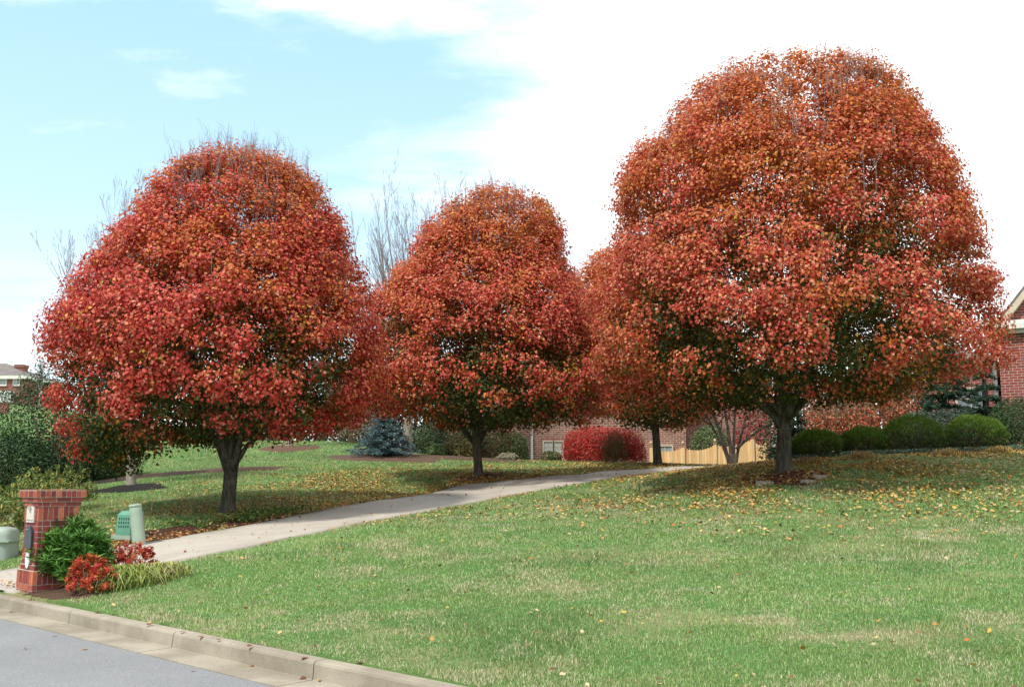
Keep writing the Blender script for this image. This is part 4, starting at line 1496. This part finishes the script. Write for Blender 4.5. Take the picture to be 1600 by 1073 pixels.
yf = -0.285
zP = 1.08
pl = [(-0.15, zP), (0.15, zP), (0.15, zP + 0.20), (0.11, zP + 0.215), (0.07, zP + 0.25), (0.04, zP + 0.275), (0, zP + 0.285), (-0.04, zP + 0.275), (-0.07, zP + 0.25), (-0.11, zP + 0.215), (-0.15, zP + 0.20)]
plq = plate('plaque', pl, yf - 0.018, yf + 0.003, simple('plaque_white', (0.66, 0.60, 0.52), (0.55, 0.48, 0.40), 0.5, 10, 0), pil)
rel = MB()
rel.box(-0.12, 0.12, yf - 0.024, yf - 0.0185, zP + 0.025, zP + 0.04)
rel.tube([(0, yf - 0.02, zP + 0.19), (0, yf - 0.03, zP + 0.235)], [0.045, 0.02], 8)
rel.build('moulding', simple('plaque_dark', (0.36, 0.31, 0.26), None, 0.6, 10, 0), plq)  # moulding in a darker tone than the plaque
a = np.linspace(0, math.pi, 11)
dz_ = [(-0.13, 0.72), (0.13, 0.72)] + [(0.13 * math.cos(t), 0.93 + 0.10 * math.sin(t)) for t in a]
door = plate('mail_door', dz_, yf - 0.03, yf + 0.003, simple('mailbox_black', (0.045, 0.05, 0.06), (0.07, 0.075, 0.085), 0.35, 8, 0, 0.3), pil)
hd = MB()
hd.tube([(-0.03, yf - 0.035, 0.985), (-0.03, yf - 0.055, 0.985), (0.03, yf - 0.055, 0.985), (0.03, yf - 0.035, 0.985)], 0.006, 6)
hd.build('handle', simple('handle_steel', (0.5, 0.5, 0.5), None, 0.3, 8, 0, 0.9), door)
a = np.linspace(0, 2 * math.pi, 25)[:-1]
plate('oval_plate', [(0.075 * math.cos(t), 0.56 + 0.115 * math.sin(t)) for t in a], yf - 0.02, yf + 0.003, simple('oval_white', (0.85, 0.85, 0.85), (0.8, 0.8, 0.8), 0.3, 8, 0), pil)

# ------------------------------------------------------------------ plants round the pillar
spiky('laurel_shrub', 'dense dark green long leaved shrub against the brick pillar', 'shrub', onground(G(108, 916)), 0.55, 0.42, 0.93, 420, 34, 0.125,
      [(0.06, 0.17, 0.022), (0.10, 0.24, 0.035), (0.035, 0.10, 0.018), (0.16, 0.30, 0.06)], [3, 3, 2, 1.3], M_green, 0.17, None, 0.95)
NR = [(0.50, 0.035, 0.035), (0.42, 0.03, 0.04), (0.58, 0.14, 0.04), (0.60, 0.22, 0.05), (0.30, 0.03, 0.03)]
for (px, py, r_, h_, n_, lab) in ((139, 927, 0.33, 0.50, 95, 'bright red and orange dwarf shrub in front of the green laurel'),
                                  (204, 893, 0.38, 0.44, 80, 'small red and orange dwarf shrub right of the laurel, beside the driveway')):
    spiky('nandina', lab, 'shrub', onground(G(px, py)), r_, r_ * 0.85, h_, n_, 26, 0.055, NR, [2.6, 2, 2.4, 1.8, 1], M_leaf, 0.42, 'red dwarf shrubs by pillar', 1.3)


def grass_clump(name, label, c, rx, ry, h, n, cols, wts=None, wd=0.010, ang_=0.0, group=None, cat='grass clump'):
    c = np.array(c, float)
    bp = rng.normal(size=(n, 2)) * 0.42
    bp /= np.maximum(1, np.linalg.norm(bp, axis=1))[:, None]
    x, y = bp[:, 0] * rx, bp[:, 1] * ry
    ca, sa_ = math.cos(ang_), math.sin(ang_)
    x, y = x * ca - y * sa_, x * sa_ + y * ca
    z = zf(x + c[0], y + c[1]) - c[2]
    th = rng.uniform(0, 6.28, n)
    L = h * rng.uniform(0.6, 1.5, n) * (1.15 - 0.4 * np.linalg.norm(bp, axis=1))
    out = np.c_[np.cos(th), np.sin(th), np.zeros(n)]
    sd_ = np.c_[-np.sin(th), np.cos(th), np.zeros(n)]
    lean = rng.uniform(0.35, 1.15, n)
    b0 = np.c_[x, y, z - 0.01]
    p1 = b0 + out * (L * lean * 0.35)[:, None] + np.array([0, 0, 1]) * (L * 0.62)[:, None]
    p2 = b0 + out * (L * lean * 1.05)[:, None] + np.array([0, 0, 1]) * (L * (0.95 - lean * 0.75))[:, None]
    ww = wd * 0.5
    v = np.stack([b0 - sd_ * ww, b0 + sd_ * ww, p1 + sd_ * ww, p1 - sd_ * ww, p2], 1).reshape(-1, 3)
    i = np.arange(n) * 5
    f = np.stack([np.c_[i, i + 1, i + 2], np.c_[i, i + 2, i + 3], np.c_[i + 3, i + 2, i + 4]], 1).reshape(-1, 3)
    o = mesh_obj(name, v, f, M_matte, None, np.repeat(pick(cols, n, wts), 5, 0))
    o.location = c
    return tag(o, label, cat, group)


LR = [(0.22, 0.30, 0.06), (0.30, 0.34, 0.08), (0.13, 0.20, 0.04), (0.42, 0.38, 0.16), (0.40, 0.33, 0.20)]
grass_clump('liriope', 'yellow green strappy grass clump at the foot of red shrub', onground(G(185, 914)), 0.50, 0.42, 0.27, 1700, LR, [4, 3, 2, 1, 0.6], 0.012)
grass_clump('liriope', 'paler drying strappy grass clump running towards the driveway edge', onground(G(232, 904)), 0.52, 0.36, 0.22, 1500, LR, [2, 3, 1.5, 2.4, 2.4], 0.011)
for px, py, lab in ((1483, 712, 'gold dried ornamental grass tuft between the two largest round bushes'), (1560, 708, 'gold dried ornamental grass tuft before dark hedge'),
                    (1345, 717, 'golden leafy tuft before the second round bush'), (1265, 725, 'gold leafy tuft right of biggest trunk')):
    grass_clump('ornamental_grass', lab, onground(G(px, py)), 0.42, 0.3, 0.22, 260, [(0.50, 0.33, 0.09), (0.42, 0.25, 0.07), (0.35, 0.27, 0.12)], None, 0.014, 0, 'dried golden tufts along the bed')

# ------------------------------------------------------------------ utility boxes
M_ugreen = simple('utility_green', (0.10, 0.26, 0.17), (0.085, 0.22, 0.15), 0.5, 3, 0)
M_ulight = simple('pale_green_plastic', (0.29, 0.37, 0.28), (0.25, 0.32, 0.24), 0.55, 3, 0)
M_dark = simple('dark_slot', (0.02, 0.04, 0.03), None, 0.8, 3, 0)
c = onground(P(203, 834, 17.6))
sx = 17.6 / F
ub = empty('utility_box', c, 'green metal utility pedestal with louvred front beside the pale post', 'utility box')
ub.rotation_euler = (0, 0, math.radians(38))
W2, D2, Hh = 0.19, 0.20, 44 * sx
hb = MB()
hb.add([(-W2, -D2, 0.10), (W2, -D2, 0.10), (W2, D2, 0.10), (-W2, D2, 0.10), (-W2 * .94, -D2 * .9, Hh * 0.86), (W2 * .94, -D2 * .9, Hh * 0.86), (W2 * .94, D2 * .9, Hh * 0.86), (-W2 * .94, D2 * .9, Hh * 0.86),
        (-W2 * .9, -D2 * .35, Hh), (W2 * .9, -D2 * .35, Hh), (W2 * .9, D2 * .8, Hh), (-W2 * .9, D2 * .8, Hh)],
       [(0, 1, 5, 4), (1, 2, 6, 5), (2, 3, 7, 6), (3, 0, 4, 7), (4, 5, 9, 8), (5, 6, 10, 9), (6, 7, 11, 10), (7, 4, 8, 11), (8, 9, 10, 11), (3, 2, 1, 0)])
hb.box(-W2 - 0.012, W2 + 0.012, -D2 - 0.012, D2 + 0.012, 0.07, 0.11)
hb.build('housing', M_ugreen, ub)
sb = MB()
sb.box(-W2 - 0.06, W2 + 0.06, -D2 - 0.06, D2 + 0.06, -0.1, 0.066)
sb.build('base_pad', M_ulight, ub)
lv = MB()
for r in range(3):
    for q_ in range(5):
        x = -0.12 + q_ * 0.06
        z_ = 0.20 + r * 0.07
        yy = -D2 + (z_ - 0.1) / (Hh * 0.86 - 0.1) * D2 * 0.1
        lv.box(x - 0.012, x + 0.012, yy - 0.004, yy + 0.01, z_, z_ + 0.04)
lv.build('louvres', M_dark, ub)
# the vented face looks to the left of the picture
ub.rotation_euler = (0, 0, math.radians(-22))
ub.scale = (0.86, 0.86, 0.95)

c = onground(P(219, 835, 17.0))
post = empty('marker_post', c, 'pale green round plastic post leaning left beside the utility box', 'post')
pb = MB()
topx = -(219 - 216) * 0.0
lean = np.array([-0.11, 0, 0.68])
zz_ = [-0.2, 0, 0.25, 0.5, 0.8, 0.97, 1.0]
pb.tube([lean * t for t in zz_], [0.112, 0.112, 0.108, 0.104, 0.102, 0.102, 0.09], 20)
pb.build('shaft', M_ulight, post, True)
cp = MB()
cp.tube([lean * 0.965, lean * 0.99, lean * 1.03, lean * 1.035], [0.107, 0.108, 0.104, 0.08], 20)
cp.build('cap', M_ulight, post, True)

c = onground(P(-6, 872, 17.0))
lb2 = empty('cable_box', c, 'pale grey green rounded utility box cut by the left edge', 'utility box')
M_ugrey = simple('grey_green_plastic', (0.30, 0.345, 0.29), (0.26, 0.30, 0.25), 0.55, 2, 0)
hb = MB()
prf = [(0.32, -0.1), (0.32, 0.0), (0.31, 0.40), (0.30, 0.48), (0.26, 0.52), (0.15, 0.54)]
v = []
nn = 24
for (r, z_) in prf:
    for i in range(nn):
        t = i * 2 * math.pi / nn
        ct, st_ = math.cos(t), math.sin(t)
        e_ = 0.45
        v.append((r * 0.95 * np.sign(ct) * abs(ct) ** e_, r * 0.8 * np.sign(st_) * abs(st_) ** e_, z_))
f = [(i * nn + j, i * nn + (j + 1) % nn, (i + 1) * nn + (j + 1) % nn, (i + 1) * nn + j) for i in range(len(prf) - 1) for j in range(nn)]
f.append(tuple((len(prf) - 1) * nn + j for j in range(nn)))
hb.add(v, f)
hb.build('housing', M_ugrey, lb2, True)
bd = MB()
bd.box(-0.33, 0.33, -0.285, 0.285, 0.30, 0.325)
bd.build('seam', M_ulight, lb2)

# ------------------------------------------------------------------ mulch beds
m, k, b, o = pmat('bark_mulch', 0.95, 0.1)
a = k.n('ShaderNodeAttribute', attribute_name='Col').outputs[0]
g = k.n('ShaderNodeTexCoord').outputs['Object']
nz = k.noise(g, 35, 5, 0.75)
k.t.links.new(k.mix(k.ss(nz, 0.35, 0.7), a, k.mix(1.0, a, (0.35, 0.35, 0.35), 'MULTIPLY')), b.inputs['Base Color'])
bump(k, b, nz, 1.0, 0.04)
M_mulch = m
mulch_list = []


def mulch(px, py, rx, ry, colr, ang_=0.0, hgt=0.06, chips=600):
    c = G(px, py)
    nr_, na = 9, 40
    v = []
    for i in range(nr_):
        f = i / (nr_ - 1)
        for j in range(na):
            t = j * 2 * math.pi / na
            wv = 1 + 0.12 * math.sin(3 * t + px) + 0.08 * math.sin(5 * t + py)
            x, y = math.cos(t) * rx * f * wv, math.sin(t) * ry * f * wv
            x, y = x * math.cos(ang_) - y * math.sin(ang_), x * math.sin(ang_) + y * math.cos(ang_)
            v.append((c[0] + x, c[1] + y, (1 - f ** 2) * hgt + 0.012 - (0.05 if i == nr_ - 1 else 0)))
    v = np.array(v)
    v[:, 2] += zf(v[:, 0], v[:, 1])
    f = [(i * na + j, i * na + (j + 1) % na, (i + 1) * na + (j + 1) % na, (i + 1) * na + j) for i in range(nr_ - 1) for j in range(na)]
    ob = mesh_obj('mulch', v, f, M_mulch, None, np.tile(colr, (len(v), 1)), True)
    tag(ob, kind='structure')
    mulch_list.append((c, rx, ry, ang_))


mulch(204, 763, 1.05, 1.0, (0.035, 0.030, 0.028))
mulch(452, 701, 1.3, 1.6, (0.17, 0.10, 0.065))
mulch(1225, 744, 0.95, 1.1, (0.13, 0.05, 0.032), 0, 0.03)
mulch(752, 745, 0.9, 0.8, (0.10, 0.06, 0.04), 0, 0.02)
mulch(1028, 727, 0.8, 0.6, (0.07, 0.035, 0.025), 0, 0.02)
mulch(365, 734, 1.6, 0.8, (0.17, 0.10, 0.07), 0.2)
mulch(235, 744, 2.3, 0.9, (0.09, 0.06, 0.045), 0.35)
mulch(120, 758, 2.6, 1.6, (0.06, 0.045, 0.035), 0.2)
mulch(330, 824, 2.6, 0.50, (0.09, 0.045, 0.03), 0.98, 0.04)
mulch(240, 838, 1.0, 0.8, (0.13, 0.065, 0.04), 0.9, 0.03)
mulch(600, 716, 2.3, 1.5, (0.16, 0.10, 0.07), 0.0)
mulch(720, 716, 3.0, 1.6, (0.14, 0.09, 0.06), 0.0)
mulch(1400, 709, 4.6, 1.4, (0.06, 0.045, 0.03), 0.05)
mulch(100, 926, 0.75, 0.4, (0.16, 0.095, 0.06), -0.75, 0.0)
mulch(150, 915, 0.9, 0.45, (0.13, 0.08, 0.05), 0.3, 0.0)
# edging stones in the big tree's ring
for px, py, L, lab in ((1195, 757, 0.42, 'flat grey edging stone at front left of the mulch ring'), (1262, 755, 0.36, 'flat pale edging stone at front of mulch ring'), (1282, 747, 0.32, 'flat tan edging stone at right of mulch ring')):
    c = G(px, py)
    sm = MB()
    nn = 9
    r = [L * random.uniform(0.42, 0.56) for _ in range(nn)]
    v = [(r[i] * math.cos(i * 6.283 / nn), r[i] * 0.6 * math.sin(i * 6.283 / nn), -0.05) for i in range(nn)] + \
        [(r[i] * 0.97 * math.cos(i * 6.283 / nn), r[i] * 0.58 * math.sin(i * 6.283 / nn), 0.045) for i in range(nn)] + \
        [(r[i] * 0.85 * math.cos(i * 6.283 / nn), r[i] * 0.5 * math.sin(i * 6.283 / nn), 0.07 + random.uniform(-0.01, 0.01)) for i in range(nn)]
    f = [(a_ * nn + i, a_ * nn + (i + 1) % nn, (a_ + 1) * nn + (i + 1) % nn, (a_ + 1) * nn + i) for a_ in (0, 1) for i in range(nn)] + [tuple(2 * nn + i for i in range(nn))]
    sm.add(v, f)
    s_ = sm.build('edging_stone', simple('flagstone', (0.30, 0.25, 0.20), (0.22, 0.19, 0.15), 0.9, 12, 0.4))
    s_.location = c
    tag(s_, lab, 'stone', 'edging stones of the mulch ring')


# ------------------------------------------------------------------ grass
def in_mulch(x, y, k_=0.9):
    r = np.zeros(len(x), bool)
    for c, rx, ry, a in mulch_list:
        dx, dy = x - c[0], y - c[1]
        ca, sa_ = math.cos(-a), math.sin(-a)
        ex, ey = dx * ca - dy * sa_, dx * sa_ + dy * ca
        r |= (ex / rx) ** 2 + (ey / ry) ** 2 < k_ ** 2
    return r


def straw_field(x, y):
    a = fbm(np.c_[x * 0.6 + 3, y * 0.55 + 9, x * 0], 5, 4)
    b = fbm(np.c_[x * 2.4, y * 2.0, x * 0], 8, 3)
    u, s = us(x, y)
    f = np.clip((0.50 * a + 0.62 * b - 0.58) * 4.2, 0, 0.8)
    f = np.maximum(f, np.clip((0.95 - s) * 1.6, 0, 0.9) * np.clip((b - 0.37) * 6, 0, 1) * np.clip((u + 7) * 0.4, 0.1, 1))
    spots = [(555, 893, 0.55, 0.5), (860, 912, 0.4, 0.4), (1190, 970, 0.28, 0.25), (600, 1040, 0.5, 0.25), (640, 905, .3, .3), (600, 852, 0.5, 0.5), (1560, 968, .3, .3), (1370, 995, .35, .2), (760, 1060, .5, .2), (330, 985, .5, .15)]
    for (px, py, rx, ry) in spots:
        c = SP_[(px, py)]
        f = np.maximum(f, np.clip(1.35 - ((x - c[0]) / rx) ** 2 - ((y - c[1]) / ry) ** 2 + (b - 0.5) * 1.6, 0, 0.9))
    return f * np.clip(1.1 - (y - 20) / 9, 0.12, 1)


SP_ = {p: G(*p) for p in [(555, 893), (860, 912), (1190, 970), (600, 1040), (640, 905), (600, 852), (1560, 968), (1370, 995), (760, 1060), (330, 985)]}
NB = 1150000
# distance distribution: density falls with distance, blades get coarser
dmin, dmax = 4.5, 47.0
e_ = 0.62
uu = rng.uniform(size=NB)
Yd = (dmin ** e_ + uu * (dmax ** e_ - dmin ** e_)) ** (1 / e_)
xx = rng.uniform(-0.58, 0.58, NB) * Yd
u_, s_2 = us(xx, Yd)
ok = (s_2 > 0.19) & ~in_poly(xx, Yd, poly) & ~in_mulch(xx, Yd)
xx, Yd = xx[ok], Yd[ok]
n = len(xx)
zz = zf(xx, Yd)
sf = straw_field(xx, Yd)
sz = 0.034 * (Yd / 8.0) ** 0.28 * rng.uniform(0.6, 1.35, n)
tall = fbm(np.c_[xx * 2.2, Yd * 2.2, xx * 0], 12, 2)
clump = np.clip((fbm(np.c_[xx * 1.1 + 7, Yd * 1.1, xx * 0], 19, 3) - 0.52) * 4, 0, 1)
sz *= (0.6 + 0.7 * tall) * (1 + 0.45 * clump)
wd = 0.0030 * (Yd / 7.0) ** 0.95
is_straw = rng.uniform(size=n) < (0.15 + 0.75 * sf)
gcol = pick([(0.17, 0.33, 0.09), (0.22, 0.39, 0.12), (0.28, 0.44, 0.17), (0.11, 0.24, 0.06), (0.19, 0.36, 0.12)], n)
hue = fbm(np.c_[xx * 0.3 + 50, Yd * 0.3, xx * 0], 15, 3)
gcol *= (0.78 + 0.5 * hue)[:, None]
gcol[:, 0] *= 0.85 + 0.55 * tall
gcol *= (1 - 0.22 * clump)[:, None]
gcol[is_straw] = pick([(0.56, 0.48, 0.31), (0.48, 0.42, 0.25), (0.62, 0.55, 0.38), (0.36, 0.36, 0.18)], is_straw.sum())
th = rng.uniform(0, 6.283, n)
flat_ = rng.uniform(0.15, 1.15, n)
out = np.c_[np.cos(th), np.sin(th), np.zeros(n)]
sd_ = np.c_[-np.sin(th), np.cos(th), np.zeros(n)]
b0 = np.c_[xx, Yd, zz - 0.004]
tip = b0 + out * (sz * flat_)[:, None] + np.array([0, 0, 1.0]) * (sz * (1.15 - flat_ * 0.6))[:, None]
v = np.stack([b0 - sd_ * wd[:, None], b0 + sd_ * wd[:, None], tip], 1).reshape(-1, 3)
f = np.arange(n * 3).reshape(-1, 3)
gr = mesh_obj('lawn_grass', v, f, M_grass, None, np.repeat(gcol, 3, 0))
tag(gr, 'short mown green lawn grass with straw coloured patches', 'grass', None, 'stuff')

# ------------------------------------------------------------------ fallen leaves
LC = [(0.48, 0.31, 0.06), (0.52, 0.39, 0.15), (0.42, 0.20, 0.05), (0.24, 0.10, 0.05), (0.50, 0.14, 0.04), (0.46, 0.34, 0.20), (0.16, 0.07, 0.04)]
LW = [4, 3, 2.5, 1.6, 0.9, 1.8, 1.0]


def fallen(x, y, size, colw=LW, dz=0.03):
    u, s = us(x, y)
    n = len(x)
    z = zf(x, y)
    onroad = s < 0.19
    z = np.where(onroad, np.where(s > 0, 0.164, np.where(s > -0.33, 0.016 + s * 0.018, np.interp(s, [-4.3, -1.5, -0.33], [0.058, 0.023, -0.004]) + 0.006)), z + dz)
    ond = in_poly(x, y, poly)
    z = np.where(ond & ~onroad, zf(x, y) + 0.045, z)
    tl_ = np.where(onroad, 0.10, 0.45)
    nr = np.c_[rng.normal(size=n) * tl_, rng.normal(size=n) * tl_, np.ones(n)]
    return np.c_[x, y, z + np.where(onroad, 0.004, rng.uniform(0, 0.012, n))], nr, size * rng.uniform(0.65, 1.3, n), pick(LC, n, colw)


def scatter_tree(base, R, n, sx=0.0, sy=0.0):
    r = R * np.sqrt(rng.uniform(0, 1, n)) * rng.uniform(0.35, 1.5, n)
    t = rng.uniform(0, 6.283, n)
    return np.c_[base[0] + sx + r * np.cos(t), base[1] + sy + r * np.sin(t)]


acc_ = []
for (bs, R, n, dx, dy, s_sz) in ((b1, 4.6, 7500, 0.8, 0.6, 0.055), (b2, 4.6, 9000, -0.2, -0.3, 0.062), (b3, 5.4, 14000, 0.3, -0.4, 0.066), (b4, 4.5, 2600, 0, -1.5, 0.07), (bm_, 5.0, 6500, -1.0, -4.5, 0.075),
                                 (Gy(1450, 25.5), 4.4, 7000, 0, 0, 0.06), (Gy(540, 28.5), 4.5, 5500, 0, 0, 0.06), (Gy(870, 35), 4.0, 4500, 0, 0, 0.07)):
    xy_ = scatter_tree(bs, R, n, dx, dy)
    ond = in_poly(xy_[:, 0], xy_[:, 1], poly)
    keepm = (~ond | (rng.uniform(size=n) < 0.03)) & (us(xy_[:, 0], xy_[:, 1])[1] > 0.3)
    cl_ = fbm(np.c_[xy_ * 0.9, xy_[:, :1] * 0], 44, 3)
    keepm &= rng.uniform(size=n) < np.clip(cl_ * 2.6 - 0.55, 0.1, 1)
    xy_ = xy_[keepm]
    acc_.append(fallen(xy_[:, 0], xy_[:, 1], s_sz))
# a drift along the upper edge of the driveway
dr = fl[35:120, :2][rng.integers(0, 85, 2600)] + rng.normal(size=(2600, 2)) * 0.12 + np.array([-0.45, 0.45]) * np.abs(rng.normal(size=(2600, 1))) * 0.55
dr = dr[~in_poly(dr[:, 0], dr[:, 1], poly)]
acc_.append(fallen(dr[:, 0], dr[:, 1], 0.055, [2.5, 1.5, 3, 2.5, 2.5, 1, 1.5]))
# sparse ones over the open lawn
n = 520
Y2 = rng.uniform(6.5, 21, n)
x2 = rng.uniform(-0.55, 0.55, n) * Y2
m_ = us(x2, Y2)[1] > 0.3
acc_.append(fallen(x2[m_], Y2[m_], 0.05, [1, 1.6, 2, 2.2, 0.8, 4, 2], 0.035))
# round the pillar
n = 260
p_ = G(60, 915)
x2, y2 = p_[0] + rng.normal(size=n) * 0.9, p_[1] + rng.normal(size=n) * 0.5
m_ = us(x2, y2)[1] > 0.25
acc_.append(fallen(x2[m_], y2[m_], 0.045, [1, 1, 2.5, 2.5, 1, 1, 2]))
n = 700
p_ = G(20, 872)
x2, y2 = p_[0] - 0.4 + rng.normal(size=n) * 1.1, p_[1] + 0.2 + np.abs(rng.normal(size=n)) * 0.8
acc_.append(fallen(x2, y2, 0.055, [0.6, 0.6, 2.5, 2.5, 1.2, 1, 2]))
# individual ones in the gutter and road
rp = np.array([road_hit(px, py)[:2] for px, py in ((85, 994), (39, 1016), (132, 1015), (301, 1048), (388, 1040), (500, 1066), (110, 969), (232, 998), (175, 983), (473, 1062), (395, 1042), (18, 957), (44, 958), (150, 980), (312, 1022), (340, 1028), (285, 1014), (232, 1002), (475, 1058), (560, 1068))])
acc_.append(fallen(rp[:, 0], rp[:, 1], 0.068, [0.6, 0.5, 2.5, 2.5, 0.6, 1, 2]))
P_, Nn, Sz, Cc = [np.concatenate([a_[i] for a_ in acc_]) for i in range(4)]
fo_ = curled_leaves('fallen_leaves', P_, Nn, Sz, Cc, M_matte)
tag(fo_, 'yellow, tan and brown fallen leaves scattered over lawn and gutter', 'leaves', None, 'stuff')

# ivy and weeds on the bank above the driveway
n = 5200
i_ = rng.integers(34, 62, n)
q = fl[i_, :2] + np.array([-0.55, 0.65]) * rng.uniform(0.3, 1.5, (n, 1)) + rng.normal(size=(n, 2)) * 0.18
kq = fbm(np.c_[q * 1.3, q[:, :1] * 0], 61) > 0.47
q = q[kq]
n = len(q)
hgt = rng.uniform(0.03, 0.16, n)
iv = leaf_mesh('ground_ivy', np.c_[q, zf(q[:, 0], q[:, 1]) + hgt], np.c_[rng.normal(size=(n, 2)) * 0.5, np.ones(n)], np.full(n, 0.06) * rng.uniform(0.6, 1.3, n),
               pick([(0.06, 0.13, 0.03), (0.10, 0.19, 0.04), (0.25, 0.26, 0.05), (0.20, 0.05, 0.03)], n, [4, 3, 1, 0.8]), M_matte, None, 0.8, 0.1, 0)
tag(iv, 'low ivy and weeds on the bank beside the left trunk', 'ground cover', None, 'stuff')
# bluish ground cover along the bed edge
n = 9000
ax_ = rng.uniform(1240, 1640, n)
g0, g1 = G(1250, 719), G(1598, 703)
t = rng.uniform(-0.02, 1.12, n)[:, None]
q = (g0 + (g1 - g0) * t)[:, :2] + rng.normal(size=(n, 2)) * np.array([0.1, 0.22])
gc = leaf_mesh('ground_cover', np.c_[q, zf(q[:, 0], q[:, 1]) + rng.uniform(0.02, 0.14, n)], np.c_[rng.normal(size=(n, 2)) * 0.6, np.ones(n)], np.full(n, 0.055) * rng.uniform(0.6, 1.3, n),
               pick([(0.07, 0.13, 0.09), (0.11, 0.18, 0.14), (0.05, 0.09, 0.05), (0.35, 0.25, 0.08)], n, [3, 2, 2, 1.2]), M_green, None, 0.6, 0.1, 0)
tag(gc, 'bluish green ground cover along the edge of the bush bed', 'ground cover', None, 'stuff')
